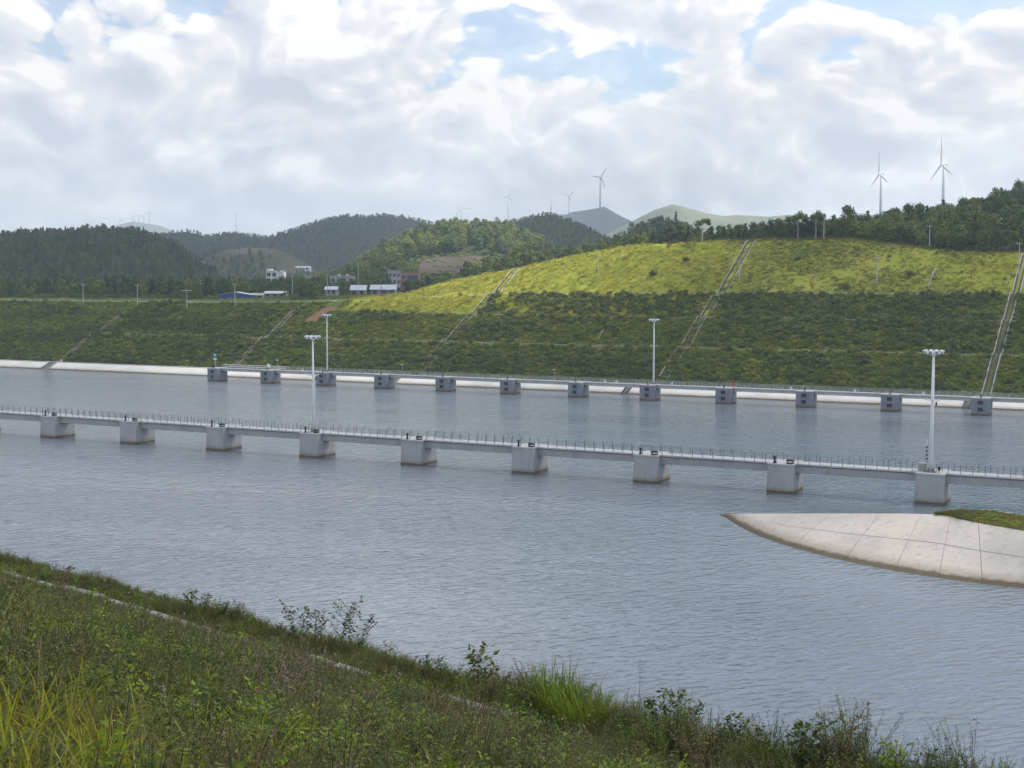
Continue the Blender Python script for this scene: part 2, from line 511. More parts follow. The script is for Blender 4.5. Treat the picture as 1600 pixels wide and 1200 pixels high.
MAT['fg_herb'] = foliage('herb_leaves', [(0.05, (0.0418, 0.0619, 0.0100)), (0.45, (0.0836, 0.1136, 0.0161)), (0.80, (0.1533, 0.1743, 0.0215)), (0.97, (0.2564, 0.2286, 0.0314))], 0.25, 0.5, 0.6)
MAT['fg_bright'] = foliage('bright_leaves', [(0.05, (0.0854, 0.1394, 0.0107)), (0.50, (0.1708, 0.2559, 0.0168)), (0.95, (0.3202, 0.3839, 0.0199))], 0.35, 0.5, 0.6)
MAT['fg_grass'] = foliage('grass_blades', [(0.05, (0.0597, 0.0759, 0.0122)), (0.50, (0.1239, 0.1352, 0.0191)), (0.80, (0.2203, 0.1882, 0.0314)), (0.97, (0.3385, 0.2454, 0.0635))], 0.3, 0.5, 0.6)
MAT['fg_yellow'] = foliage('yellow_green_blades', [(0.05, (0.2180, 0.2468, 0.0126)), (0.50, (0.3974, 0.4184, 0.0216)), (0.95, (0.5962, 0.5518, 0.0378))], 0.45, 0.45, 0.6)
MAT['fg_dry'] = foliage('dry_stalks', [(0.05, (0.1253, 0.0859, 0.0431)), (0.50, (0.2304, 0.1626, 0.0788)), (0.95, (0.3960, 0.2869, 0.1522))], 0.2, 0.7, 0.6)
MAT['fg_pink'] = foliage('pinkish_seed_heads', [(0.05, (0.216, 0.137, 0.115)), (0.50, (0.331, 0.216, 0.187)), (0.95, (0.475, 0.331, 0.288))], 0.2, 0.7, 0.6)
MAT['stem'] = plain('weed_stem', (0.080, 0.082, 0.040), 0.7, 0.0, 0.2, 8.0)
# ------------------------------------------------------------------ plant prototypes (kept outside the scene, instanced or copied)
PROTO = bpy.data.collections.new('plant_prototypes')


def quads_mesh(name, C, U, V, mats, mi=None):
    """C centres, U/V half axes (n,3): one bent leaf quad each (diamond of 4 points)"""
    n = len(C)
    P = np.stack([C - U, C + V, C + U, C - V], 1).reshape(-1, 3)
    me = bpy.data.meshes.new(name)
    me.vertices.add(4 * n); me.vertices.foreach_set('co', P.astype(np.float32).reshape(-1))
    me.loops.add(4 * n); me.loops.foreach_set('vertex_index', np.arange(4 * n, dtype=np.int32))
    me.polygons.add(n); me.polygons.foreach_set('loop_start', np.arange(0, 4 * n, 4, dtype=np.int32))
    for x in mats: me.materials.append(x)
    if mi is not None: me.polygons.foreach_set('material_index', np.asarray(mi, np.int32))
    me.update(calc_edges=True)
    return me


def rand_dirs(n, rg, zsc=1.0):
    v = rg.normal(size=(n, 3)); v[:, 2] *= zsc
    return v / np.linalg.norm(v, axis=1, keepdims=True)


def leaf_cloud(rg, centres, radii, per, size, up=0.4):
    """leaf quads over the outer shell of several clumps"""
    C, U, V = [], [], []
    for c, r in zip(centres, radii):
        dv = rand_dirs(per, rg)
        rad = r * (0.55 + 0.5 * rg.random(per))[:, None]
        p = np.asarray(c) + dv * rad * np.array([1, 1, 0.8])
        nrm = dv + rand_dirs(per, rg) * 0.8 + np.array([0, 0, up])
        nrm /= np.linalg.norm(nrm, axis=1, keepdims=True)
        a = np.cross(nrm, rand_dirs(per, rg)); a /= np.linalg.norm(a, axis=1, keepdims=True)
        b = np.cross(nrm, a)
        s = size * (0.6 + 0.8 * rg.random(per))[:, None]
        C.append(p); U.append(a * s); V.append(b * s * 0.62)
    return np.concatenate(C), np.concatenate(U), np.concatenate(V)


def shrub_proto(name, seed, mat, r=1.0, h=1.0, clumps=7, per=34, leaf=0.16):
    rg = np.random.default_rng(seed)
    cs, rs = [], []
    for k in range(clumps):
        a = rg.random() * 6.283; q = r * 0.62 * math.sqrt(rg.random())
        cs.append((math.cos(a) * q, math.sin(a) * q, h * (0.30 + 0.45 * rg.random()))); rs.append(r * (0.34 + 0.22 * rg.random()))
    C, U, V = leaf_cloud(rg, cs, rs, per, leaf)
    C[:, 2] = np.maximum(C[:, 2], 0.03)
    return quads_mesh(name, C, U, V, [mat])


def crown_mesh(name, seed, mat, h, r, kind='round', per=46, leaf=0.3, clumps=16):
    rg = np.random.default_rng(seed)
    cs, rs = [], []
    for k in range(clumps):
        if kind == 'pine':
            f = (k + rg.random()) / clumps
            z = h * (0.18 + 0.80 * f); q = r * (1.02 - f) * (0.35 + 0.5 * rg.random()); a = rg.random() * 6.283
            cs.append((math.cos(a) * q, math.sin(a) * q, z)); rs.append(r * (0.50 * (1 - f) + 0.16))
        elif kind == 'umbrella':
            a = rg.random() * 6.283; q = r * math.sqrt(rg.random())
            cs.append((math.cos(a) * q, math.sin(a) * q, h * (0.80 + 0.16 * rg.random() - 0.10 * (q / r) ** 2))); rs.append(r * (0.26 + 0.16 * rg.random()))
        else:
            a = rg.random() * 6.283; f = rg.random(); q = r * 0.72 * math.sqrt(rg.random()) * math.sin(math.pi * (0.16 + 0.80 * f))
            cs.append((math.cos(a) * q, math.sin(a) * q, h * (0.28 + 0.62 * f))); rs.append(r * (0.30 + 0.24 * rg.random()))
    C, U, V = leaf_cloud(rg, cs, rs, per, leaf)
    C[:, 2] = np.maximum(C[:, 2], h * 0.12)
    return quads_mesh(name, C, U, V, [mat]), cs


def trunk_mesh(name, h, cs, mat, r0):
    b = MB()
    top = h * 0.82
    b.tube([(0, 0, -0.4), (0.05 * h * 0.3, 0, h * 0.3), (0, 0.02 * h, top)], [r0, r0 * 0.72, r0 * 0.25], 6)
    for c in cs[::3]:
        z0 = min(max(h * 0.25, c[2] * 0.62), top * 0.9)
        b.tube([(0, 0, z0), (c[0] * 0.5, c[1] * 0.5, (z0 + c[2]) / 2), c], [r0 * 0.42, r0 * 0.3, r0 * 0.12], 4)
    return b.mesh(name, mat)


def joined_tree(name, crown, trunk):
    bm = bmesh.new(); bm.from_mesh(crown); k = len(bm.faces)
    bm.from_mesh(trunk)
    bm.faces.ensure_lookup_table()
    for f in bm.faces[k:]: f.material_index = 1
    me = bpy.data.meshes.new(name); bm.to_mesh(me); bm.free()
    me.materials.append(crown.materials[0]); me.materials.append(trunk.materials[0])
    return me


def strip_plant(name, seed, mats, blades=40, hgt=0.5, w=0.012, lean=0.5, rad=0.16, seg=3, mi=0):
    rg = np.random.default_rng(seed)
    vs, fs = [], []
    for k in range(blades):
        a = rg.random() * 6.283; q = rad * math.sqrt(rg.random()); b = np.array([math.cos(a) * q, math.sin(a) * q, -0.03])
        a2 = a + rg.normal() * 0.8; L = hgt * (0.55 + 0.6 * rg.random()); ln = lean * (0.3 + rg.random())
        dirv = np.array([math.cos(a2), math.sin(a2), 0]); side = np.array([-math.sin(a2), math.cos(a2), 0])
        base = len(vs)
        for j in range(seg + 1):
            f = j / seg
            p = b + dirv * (ln * L * f * f) + np.array([0, 0, L * (f - 0.35 * ln * f * f)])
            ww = w * (1 - f) ** 0.7 * (0.7 + 0.6 * rg.random() if j == 0 else 1)
            if j < seg: vs += [p - side * ww, p + side * ww]
            else: vs += [p]
        for j in range(seg - 1):
            fs.append((base + 2 * j, base + 2 * j + 1, base + 2 * j + 3, base + 2 * j + 2))
        fs.append((base + 2 * seg - 2, base + 2 * seg - 1, base + 2 * seg))
    return new_mesh(name, vs, fs, mats)


def herb_proto(name, seed, leafmat, stems=7, hgt=0.6, leaf=0.035, per=22, spread=0.35, tip=None, tipmat=None, aspect=0.45):
    """stems that carry leaves all the way up; optional fuzzy seed heads"""
    rg = np.random.default_rng(seed)
    C, U, V, MI = [], [], [], []
    b = MB()
    for k in range(stems):
        a = rg.random() * 6.283; ln = spread * (0.3 + 0.7 * rg.random()); L = hgt * (0.6 + 0.5 * rg.random())
        p0 = np.array([math.cos(a) * 0.03, math.sin(a) * 0.03, -0.03])
        p1 = p0 + np.array([math.cos(a) * ln * 0.4, math.sin(a) * ln * 0.4, L * 0.55])
        p2 = p0 + np.array([math.cos(a) * ln, math.sin(a) * ln, L])
        b.tube([p0, p1, p2], [0.006, 0.005, 0.003], 3, cap=False)
        for j in range(per):
            f = 0.15 + 0.85 * (j + rg.random()) / per
            p = p0 * (1 - f) ** 2 + 2 * p1 * f * (1 - f) + p2 * f * f
            th = rg.random() * 6.283
            out = np.array([math.cos(th), math.sin(th), 0.15 + 0.5 * rg.random()]); out /= np.linalg.norm(out)
            s = leaf * (0.55 + 0.8 * rg.random()) * (1.15 - 0.5 * f)
            side = np.cross(out, np.array([0, 0, 1.0]) + rg.normal(size=3) * 0.35); side /= np.linalg.norm(side)
            C.append(p + out * s * 1.5); U.append(out * s); V.append(side * s * aspect); MI.append(0)
        if tip:
            for j in range(tip):
                dv = rand_dirs(1, rg)[0]; s = leaf * 0.55 * (0.6 + rg.random() * 0.6)
                C.append(p2 + dv * np.array([0.03, 0.03, 0.07]) * rg.random()); q = rand_dirs(1, rg)[0]
                U.append(dv * s); V.append(np.cross(dv, q) * s * 0.7); MI.append(1)
    me = quads_mesh(name, np.array(C), np.array(U), np.array(V), [leafmat] + ([tipmat] if tip else []), MI)
    bm = bmesh.new(); bm.from_mesh(me); n = len(bm.faces)
    st = b.mesh(name + '_stem', MAT['stem'])
    bm.from_mesh(st); bm.faces.ensure_lookup_table(); si = 2 if tip else 1
    for f in bm.faces[n:]: f.material_index = si
    bm.to_mesh(me); bm.free(); me.materials.append(MAT['stem'])
    return me


def protos(names_meshes, tagname):
    c = bpy.data.collections.new(tagname)
    for nm, me in names_meshes:
        c.objects.link(bpy.data.objects.new(nm, me))
    return c


def gn_scatter(name, coll, P, scale, rot, idx, label, cat):
    """one object that draws plants on its own points (ground cover nobody could count)"""
    me = bpy.data.meshes.new(name)
    n = len(P)
    me.vertices.add(n); me.vertices.foreach_set('co', np.asarray(P, np.float32).reshape(-1))
    me.attributes.new('sc', 'FLOAT_VECTOR', 'POINT').data.foreach_set('vector', np.asarray(scale, np.float32).reshape(-1))
    me.attributes.new('ro', 'FLOAT_VECTOR', 'POINT').data.foreach_set('vector', np.asarray(rot, np.float32).reshape(-1))
    me.attributes.new('ix', 'INT', 'POINT').data.foreach_set('value', np.asarray(idx, np.int32))
    o = link(name, me)
    ng = bpy.data.node_groups.new(name + '_nodes', 'GeometryNodeTree')
    ng.interface.new_socket('Geometry', in_out='INPUT', socket_type='NodeSocketGeometry')
    ng.interface.new_socket('Geometry', in_out='OUTPUT', socket_type='NodeSocketGeometry')
    N = ng.nodes; L = ng.links
    gi = N.new('NodeGroupInput'); go = N.new('NodeGroupOutput')
    ci = N.new('GeometryNodeCollectionInfo'); ci.inputs[0].default_value = coll
    ci.inputs[1].default_value = True; ci.inputs[2].default_value = True
    ip = N.new('GeometryNodeInstanceOnPoints')
    def attr(nm, ty):
        a = N.new('GeometryNodeInputNamedAttribute'); a.data_type = ty; a.inputs[0].default_value = nm
        return a.outputs[0]
    L.new(gi.outputs[0], ip.inputs['Points']); L.new(ci.outputs[0], ip.inputs['Instance'])
    ip.inputs['Pick Instance'].default_value = True
    L.new(attr('ix', 'INT'), ip.inputs['Instance Index'])
    e2r = N.new('FunctionNodeEulerToRotation'); L.new(attr('ro', 'FLOAT_VECTOR'), e2r.inputs[0])
    L.new(e2r.outputs[0], ip.inputs['Rotation'])
    L.new(attr('sc', 'FLOAT_VECTOR'), ip.inputs['Scale'])
    L.new(ip.outputs[0], go.inputs[0])
    md = o.modifiers.new('scatter', 'NODES'); md.node_group = ng
    tag(o, label, cat, None, 'stuff')
    return o


def scat(name, coll, P, label, cat, smin, smax, zs=(0.85, 1.2), tilt=0.12, idx=None, sc_mul=None):
    n = len(P)
    s = RNG.uniform(smin, smax, n)
    if sc_mul is not None: s = s * sc_mul
    S = np.stack([s, s, s * RNG.uniform(*zs, n)], 1)
    ro = np.stack([RNG.normal(0, tilt, n), RNG.normal(0, tilt, n), RNG.uniform(0, 6.283, n)], 1)
    ix = RNG.integers(0, len(coll.objects), n) if idx is None else idx
    return gn_scatter(name, coll, P, S, ro, ix, label, cat)


# ------------------------------------------------------------------ the far cut slope (terraced bank, village terrace, plateau)
N_W, N_A, N_P, N1, N1b, N2, N2b = 321.5, 326.0, 329.5, 346.0, 348.0, 362.0, 364.0
Z_A, Z1, Z2 = 2.1, 11.4, 19.4


def zpath(s): return np.interp(s, [-900, -320, -285, -262, -205, -150, 400], [22.0, 22.1, 22.3, 22.9, 25.7, 26.2, 26.2])
def zcrest(s): return np.interp(s, [-900, -262, -240, -227, -208, -194, -180, -166, -140, -100, -84, -66, -46, 100], [22.1, 23.2, 25.6, 29.6, 32.7, 36.3, 39.2, 41.4, 42.3, 42.2, 40.2, 37.6, 36.8, 36.5])
def npath(s): return N2b + (zpath(s) - Z2) * 1.78
def ncrest(s): return npath(s) + 3.2 + np.maximum(zcrest(s) - zpath(s), 0) * 1.72


def F(s, n):
    s = np.asarray(s, float); n = np.asarray(n, float)
    s, n = np.broadcast_arrays(s, n)
    zp, zc, np_, nc = zpath(s), zcrest(s), npath(s), ncrest(s)
    z = np.where(n < N_A, (n - N_W) * Z_A / (N_A - N_W), Z_A)
    z = np.where(n > N_P, Z_A + (n - N_P) * (Z1 - Z_A) / (N1 - N_P), z)
    z = np.where(n > N1, Z1, z)
    z = np.where(n > N1b, Z1 + (n - N1b) * (Z2 - Z1) / (N2 - N1b), z)
    z = np.where(n > N2, Z2, z)
    z = np.where(n > N2b, Z2 + (n - N2b) * (zp - Z2) / np.maximum(np_ - N2b, 0.1), z)
    z = np.where(n > np_, zp, z)
    up = np_ + 3.2
    z = np.where(n > up, zp + np.clip((n - up) / np.maximum(nc - up, 0.5), 0, 1) * (zc - zp), z)
    g = np.interp(s, [-900, -420, -250, -200, -114, -63, -10, 200], [0.008, 0.008, 0.008, -0.03, 0.03, 0.155, 0.26, 0.30])
    after = np.clip(n - nc, 0, None)
    z = z + np.where(n > nc, g * np.minimum(after, 150) - 0.12 * np.clip(after - 190, 0, None) * (g > 0.05), 0)
    und = (fbm(s / 14, n / 9, 3, 3) - 0.44) * 1.1
    w = np.clip((n - N_P) / 4, 0, 1) * (1 - 0.75 * np.exp(-((n - (np_ + 1.6)) / 2.2) ** 2))
    return z + und * w


DRAINS = []                                     # s positions of the stone drains that climb the slope


def s_at(px, py, n):                            # where the photo's point (px,py) lies along the line n = const
    r = ray(px, py); t = n / (r.x * EN.x + r.y * EN.y)
    return (r.x * ES.x + r.y * ES.y) * t


for (px, py, n) in [(1097, 493, N2), (737, 492, N2), (413, 536, N1), (148, 529, N1), (1557, 556, N1)]:
    DRAINS.append(s_at(px, py, n))

ss = np.concatenate([np.arange(-900, -480, 12), np.arange(-480, 30, 2.5), np.arange(30, 420, 15)])
nn = np.unique(np.concatenate([[316, 318.5, N_W, 323, 324.5, N_A, N_A + 0.3, N_P - 0.3, N_P], np.arange(331, N1, 2.0), [N1, N1b], np.arange(349.5, N2, 2.0), [N2, N2b], np.arange(365, 420, 1.6), np.arange(420, 480, 4), np.arange(480, 900, 14)]))
SS, NN = np.meshgrid(ss, nn)
ZZ = F(SS, NN)
P = np.stack([ES.x * SS + EN.x * NN, ES.y * SS + EN.y * NN, ZZ], -1)
me = grid_mesh('hillside', P, MAT['slope'])
for k in ('meadow', 'red_soil', 'apron', 'wood_floor', 'brown_meadow'): me.materials.append(MAT[k])
sc_ = (SS[:-1, :-1] + SS[1:, 1:]) / 2; nc_ = (NN[:-1, :-1] + NN[1:, 1:]) / 2
mi = np.zeros(sc_.shape, np.int32)
jit = (fbm(sc_ / 9, nc_ / 6, 21, 3) - 0.45) * 10
mi[(nc_ > npath(sc_) + 3 + np.clip(jit, 0, 4) * (sc_ > -130)) & (sc_ > -258)] = 1
mi[(nc_ > N2b) & (sc_ > -258 + jit) & (sc_ < -128 + jit)] = 1
mi[(nc_ > ncrest(sc_) + 4)] = 4
sr = s_at(492, 478, 358)
mi[(np.abs(sc_ - sr - (nc_ - 362) * 0.2) < 3.2 + jit * 0.3) & (nc_ > 356) & (nc_ < 367)] = 2
mi[(nc_ < N_P)] = 3
me.polygons.foreach_set('material_index', mi.reshape(-1))
hillside = link('hillside', me)
tag(hillside, 'terraced green cut slope rising beyond the canal', 'hillside', None, 'structure')


def on_far(s, n, dz=0.0):
    p = sn(s, n); p.z = float(F(s, n)) + dz
    return p


# paths along the terraces
def strip_along(name, s0, s1, nf, width, mat, dz, step=3.0, label=None, flat=True):
    sv = np.arange(s0, s1 + 0.1, step)
    rows = []
    for f in (0.0, 1.0):
        n = nf(sv) + f * width
        z = F(sv, nf(sv) + 0.5 * width) + dz
        rows.append(np.stack([ES.x * sv + EN.x * n, ES.y * sv + EN.y * n, z], -1))
    me = grid_mesh(name, np.stack(rows), mat)
    # give it a thickness: a front face down into the bank
    bm = bmesh.new(); bm.from_mesh(me)
    r = bmesh.ops.extrude_face_region(bm, geom=bm.faces[:])
    for v in [x for x in r['geom'] if isinstance(x, bmesh.types.BMVert)]: v.co.z -= 0.45
    bmesh.ops.recalc_face_normals(bm, faces=bm.faces[:]); bm.to_mesh(me); bm.free()
    o = link(name, me)
    tag(o, label, 'path', None, 'structure')
    return o


strip_along('road', -480, -262, lambda s: npath(s) + 0.0, 3.4, MAT['road'], 0.22, label='pale concrete road along the top of the low bank')
strip_along('path', -262, 25, lambda s: npath(s) + 0.8, 1.5, MAT['road'], 0.16, label='pale maintenance path below the meadow slope')
strip_along('path', -430, 25, lambda s: N1 + 0.0 * s, 0.9, MAT['drain'], 0.10, label='narrow concrete berm ledge low on the shrub slope')
strip_along('path', -255, 25, lambda s: N2 + 0.0 * s, 0.9, MAT['drain'], 0.10, label='narrow concrete berm ledge under the meadow slope')
strip_along('path', -480, 60, lambda s: N_A + 0.25 + 0.0 * s, 3.0, MAT['road'], 0.12, label='concrete quay path at the foot of the shrub slope')

# open ground out to the horizon, and the canal
ground = new_mesh('ground', [(*(sn(-3600, 600)[:2]), 16.0), (*(sn(1500, 600)[:2]), 16.0), (*(sn(1400, 5600)[:2]), 16.0), (*(sn(-3500, 5600)[:2]), 16.0)], [(0, 1, 2, 3)], MAT['plain'])
tag(link('ground', ground), 'open land behind the cut slope reaching to the hills', 'ground', None, 'structure')
bed = new_mesh('canal_bed', [(*(sn(-1500, -60)[:2]), -7.0), (*(sn(700, -60)[:2]), -7.0), (*(sn(700, 420)[:2]), -7.0), (*(sn(-1500, 420)[:2]), -7.0)], [(0, 1, 2, 3)], MAT['joint'])
tag(link('canal_bed', bed), 'dark bed below the canal water', 'ground', None, 'structure')
wat = new_mesh('water', [(*(sn(-1200, -40)[:2]), 0), (*(sn(500, -40)[:2]), 0), (*(sn(500, 325)[:2]), 0), (*(sn(-1200, 325)[:2]), 0)], [(0, 1, 2, 3)], MAT['water'])
tag(link('water', wat), 'rippled grey-blue canal water', 'water', None, 'structure')

# ------------------------------------------------------------------ the near bank the photographer stands on
GT = Vector((-0.755, 0.656, 0)); GN_ = Vector((0.656, 0.755, 0))
Q_G = 18.25


def FN(t, q):
    t = np.asarray(t, float); q = np.asarray(q, float)
    z = np.interp(q, [-14, -1.5, 0, Q_G, Q_G + 0.55, 20.6, 64, 70], [28.2, 27.95, 27.75, 21.08, 21.03, 20.85, -3.5, -6.5])
    return z + (fbm(t / 2.2, q / 2.2, 5, 3) - 0.44) * 0.35 * np.where(np.abs(q - Q_G - 0.3) < 0.6, 0.05, 1)


def tq(t, q, dz=0.0):
    p = GT * t + GN_ * q
    return Vector((p.x, p.y, float(FN(t, q)) + dz))


tv = np.arange(-60, 121, 0.8); qv = np.unique(np.concatenate([np.arange(-14, 18, 0.7), [17.9, Q_G, Q_G + 0.55, 19.2, 20, 20.6], np.arange(22, 70, 3.0), [70]]))
TT, QQ = np.meshgrid(tv, qv)
P = np.stack([GT.x * TT + GN_.x * QQ, GT.y * TT + GN_.y * QQ, FN(TT, QQ)], -1)
tag(link('near_bank', grid_mesh('near_bank', P, MAT['near_slope'])), 'weedy grass bank sloping down to the near shore', 'bank', None, 'structure')

# ------------------------------------------------------------------ hills
HILLS = {}


def ridge(name, pts, D, front, back, base, mat, label, step=None, rough=0.05, drop=0.0, seed=1):
    """a hill whose crest runs at distance D through the given photo points, with real front and back slopes"""
    X = np.array([at_y(px, py, D).x for px, py in pts]); Z = np.array([at_y(px, py, D).z for px, py in pts]) - drop
    step = step or (X[-1] - X[0]) / 110
    xs = np.arange(X[0], X[-1] + step, step)
    tv = np.concatenate([np.linspace(-1, 0, 26), np.linspace(0.08, 1, 10)])

    def zr(x): return np.interp(x, X, Z, left=base - 5, right=base - 5)

    def height(x, y):
        x = np.asarray(x, float); y = np.asarray(y, float)
        t = np.where(y < D, (y - D) / front, (y - D) / back)
        k = 0.5 + 0.5 * np.cos(np.pi * np.clip(np.abs(t), 0, 1) ** 0.85)
        # valleys: spurs run down the front
        sp_ = (fbm(x / (front * 0.55) + 7, y / (front * 1.2), seed, 3) - 0.44)
        xs_ = x + 0.25 * front * sp_ * np.abs(t)
        zz = zr(xs_) - base
        bump = (fbm(x / (front * 0.22), y / (front * 0.22), seed + 9, 4) - 0.47) * rough * front
        return base + zz * k * (1 + 0.55 * sp_ * np.sin(np.pi * np.clip(np.abs(t), 0, 1))) + bump * np.clip(np.abs(t) * 3, 0.12, 1) * (zz > 3)
    XX, TT2 = np.meshgrid(xs, tv)
    YY = D + np.where(TT2 < 0, TT2 * front, TT2 * back)
    ZZ2 = height(XX, YY)
    o = link('hill', grid_mesh(name, np.stack([XX, YY, ZZ2], -1), mat))
    tag(o, label, 'hill', None, 'structure')
    HILLS[name] = (height, X[0], X[-1], D, front, back)
    return o


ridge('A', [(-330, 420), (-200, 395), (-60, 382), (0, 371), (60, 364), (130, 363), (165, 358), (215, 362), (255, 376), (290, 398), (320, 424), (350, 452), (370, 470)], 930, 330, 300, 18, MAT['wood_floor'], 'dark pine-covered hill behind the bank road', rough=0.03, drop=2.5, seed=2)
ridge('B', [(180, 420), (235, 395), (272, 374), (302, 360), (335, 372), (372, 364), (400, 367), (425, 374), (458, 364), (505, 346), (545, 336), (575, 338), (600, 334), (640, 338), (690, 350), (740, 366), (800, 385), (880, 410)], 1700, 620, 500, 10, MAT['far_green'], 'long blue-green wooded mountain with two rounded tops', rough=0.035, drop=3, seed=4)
ridge('C', [(295, 425), (320, 404), (350, 391), (385, 387), (420, 388), (450, 396), (480, 412), (500, 430)], 1250, 170, 160, 12, MAT['quarry'], 'low brown quarried mound in front of the mountain', rough=0.03, seed=5)
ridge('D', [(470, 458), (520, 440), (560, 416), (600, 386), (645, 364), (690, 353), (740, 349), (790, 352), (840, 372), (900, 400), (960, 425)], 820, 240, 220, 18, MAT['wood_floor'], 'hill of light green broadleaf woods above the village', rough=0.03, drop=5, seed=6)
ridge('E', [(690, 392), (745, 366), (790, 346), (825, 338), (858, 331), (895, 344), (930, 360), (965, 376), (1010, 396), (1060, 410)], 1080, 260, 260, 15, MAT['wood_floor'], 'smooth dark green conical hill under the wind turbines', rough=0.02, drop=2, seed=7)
ridge('F', [(820, 372), (868, 342), (895, 331), (918, 328), (944, 324), (968, 338), (990, 349), (1030, 362), (1080, 385)], 3500, 700, 700, 0, MAT['far_green'], 'blue double-topped far mountain carrying a wind turbine', rough=0.02, seed=8)
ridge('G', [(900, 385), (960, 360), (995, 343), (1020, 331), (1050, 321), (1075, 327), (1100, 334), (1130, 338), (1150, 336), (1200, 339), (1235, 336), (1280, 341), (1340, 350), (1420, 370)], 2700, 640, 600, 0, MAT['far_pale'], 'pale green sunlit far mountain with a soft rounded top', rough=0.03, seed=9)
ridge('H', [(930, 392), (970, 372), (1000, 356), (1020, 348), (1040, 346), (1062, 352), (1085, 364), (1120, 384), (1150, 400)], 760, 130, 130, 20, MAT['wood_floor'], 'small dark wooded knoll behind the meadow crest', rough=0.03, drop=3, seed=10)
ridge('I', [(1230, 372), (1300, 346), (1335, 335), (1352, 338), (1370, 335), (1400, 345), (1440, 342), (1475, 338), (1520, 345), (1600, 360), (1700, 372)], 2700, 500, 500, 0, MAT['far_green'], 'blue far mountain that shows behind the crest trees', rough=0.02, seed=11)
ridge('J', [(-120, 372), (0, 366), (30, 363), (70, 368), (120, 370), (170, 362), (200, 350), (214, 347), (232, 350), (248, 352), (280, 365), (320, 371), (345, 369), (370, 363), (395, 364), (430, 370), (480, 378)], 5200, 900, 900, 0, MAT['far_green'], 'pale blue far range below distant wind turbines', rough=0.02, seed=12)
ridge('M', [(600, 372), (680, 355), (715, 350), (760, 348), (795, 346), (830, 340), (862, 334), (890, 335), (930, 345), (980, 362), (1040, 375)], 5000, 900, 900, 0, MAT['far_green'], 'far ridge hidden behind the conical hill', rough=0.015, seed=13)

# ------------------------------------------------------------------ unseen cloud deck shaped to shade the valley, gaps cut where sun falls
def sun_gaps(X, Y):
    s = X * ES.x + Y * ES.y; n = X * EN.x + Y * EN.y
    e = (fbm(X / 28, Y / 28, 31, 4) - 0.47) * 0.9
    v = np.zeros_like(X)
    for (cs_, cn, rs, rn) in [(-190, 404, 58, 42), (-160, 410, 28, 22), (-58, 389, 17, 14), (-222, 385, 34, 24)]:
        v = np.maximum(v, 1.3 - np.sqrt(((s - cs_) / rs) ** 2 + ((n - cn) / rn) ** 2) + e)
    v = np.maximum(v, 1.3 - np.sqrt(((X + 45) / 85) ** 2 + ((Y - 790) / 95) ** 2) + e)
    v = np.maximum(v, 1.25 - np.sqrt(((X - 50) / 24) ** 2 + ((Y - 141) / 9) ** 2) + e * 0.6)
    return v > 0.3


CH = 2500.0
cm = bpy.data.materials.new('thin_shade_cloud'); cm.use_nodes = True
ct = NT(cm.node_tree)
co_ = ct.node('ShaderNodeOutputMaterial'); ctr = ct.node('ShaderNodeBsdfTransparent'); cdf = ct.node('ShaderNodeBsdfTranslucent'); cms = ct.node('ShaderNodeMixShader')
cdf.inputs[0].default_value = (0.9, 0.9, 0.92, 1)
pos = ct.node('ShaderNodeNewGeometry').outputs['Position']
ct.put(cms.inputs[0], ct.rng(ct.noise(pos, 0.004, 4, 0.55), 0.35, 0.65, 0.58, 0.76))
ct.l.new(ctr.outputs[0], cms.inputs[1]); ct.l.new(cdf.outputs[0], cms.inputs[2]); ct.l.new(cms.outputs[0], co_.inputs[0])
gx = np.arange(-1300, 1320, 14.0); gy = np.arange(-300, 4200, 14.0)
GX, GY = np.meshgrid(gx, gy)
cxm, cym = (GX[:-1, :-1] + GX[1:, 1:]) / 2, (GY[:-1, :-1] + GY[1:, 1:]) / 2
rn_ = 0.35 * fbm(cxm / 160, cym / 160, 44, 3)
rim = ((((cxm + 50) / 1150) ** 2 + ((cym - 950) / 1150) ** 2) < 0.82 + rn_) | ((((cxm - 150) / 420) ** 2 + ((cym - 3400) / 620) ** 2) < 0.82 + rn_)  # main deck, plus a far patch added to shade the blue mountain
keep = rim & ~sun_gaps(cxm, cym)
lump = 60 * fbm(GX / 90, GY / 90, 51, 4)
k0 = (CH - 30) / sun_dir.z
bot = np.stack([GX + sun_dir.x * k0, GY + sun_dir.y * k0, CH - 0.6 * lump], -1).reshape(-1, 3)
top = bot + np.array([0, 0, 1.0]) * (25 + 1.6 * lump.reshape(-1, 1))
idx = np.arange(GX.size).reshape(GX.shape)
q = np.stack([idx[:-1, :-1], idx[:-1, 1:], idx[1:, 1:], idx[1:, :-1]], -1)[keep]
off = GX.size
me = new_mesh('shade_clouds', np.concatenate([bot, top]), [tuple(map(int, r[::-1])) for r in q] + [tuple(int(x) + off for x in r) for r in q], cm, True)
tag(link('shade_clouds', me), 'thin unseen cloud layer shaped to shade the canal valley', 'shade_clouds', None, 'stuff')

# ------------------------------------------------------------------ haze: even air around the camera and the whole place
hz = bpy.data.materials.new('pale_haze'); hz.use_nodes = True
ht = NT(hz.node_tree)
ho = ht.node('ShaderNodeOutputMaterial'); hv = ht.node('ShaderNodeVolumePrincipled')
hv.inputs['Color'].default_value = (0.75, 0.88, 1.0, 1)
hv.inputs['Density'].default_value = 2.6e-4
hv.inputs['Anisotropy'].default_value = 0.2
ht.l.new(hv.outputs[0], ho.inputs['Volume'])
hb = MB().box((-300, 3200, 168), (9000, 7200, 352))
tag(hb.build('haze', hz), 'thin pale haze filling the valley air', 'haze', None, 'stuff')
# ------------------------------------------------------------------ footbridge on piers
def px_sn(px, py, z=0.0):
    p = at_z(px, py, z)
    return p.dot(ES), p.dot(EN)


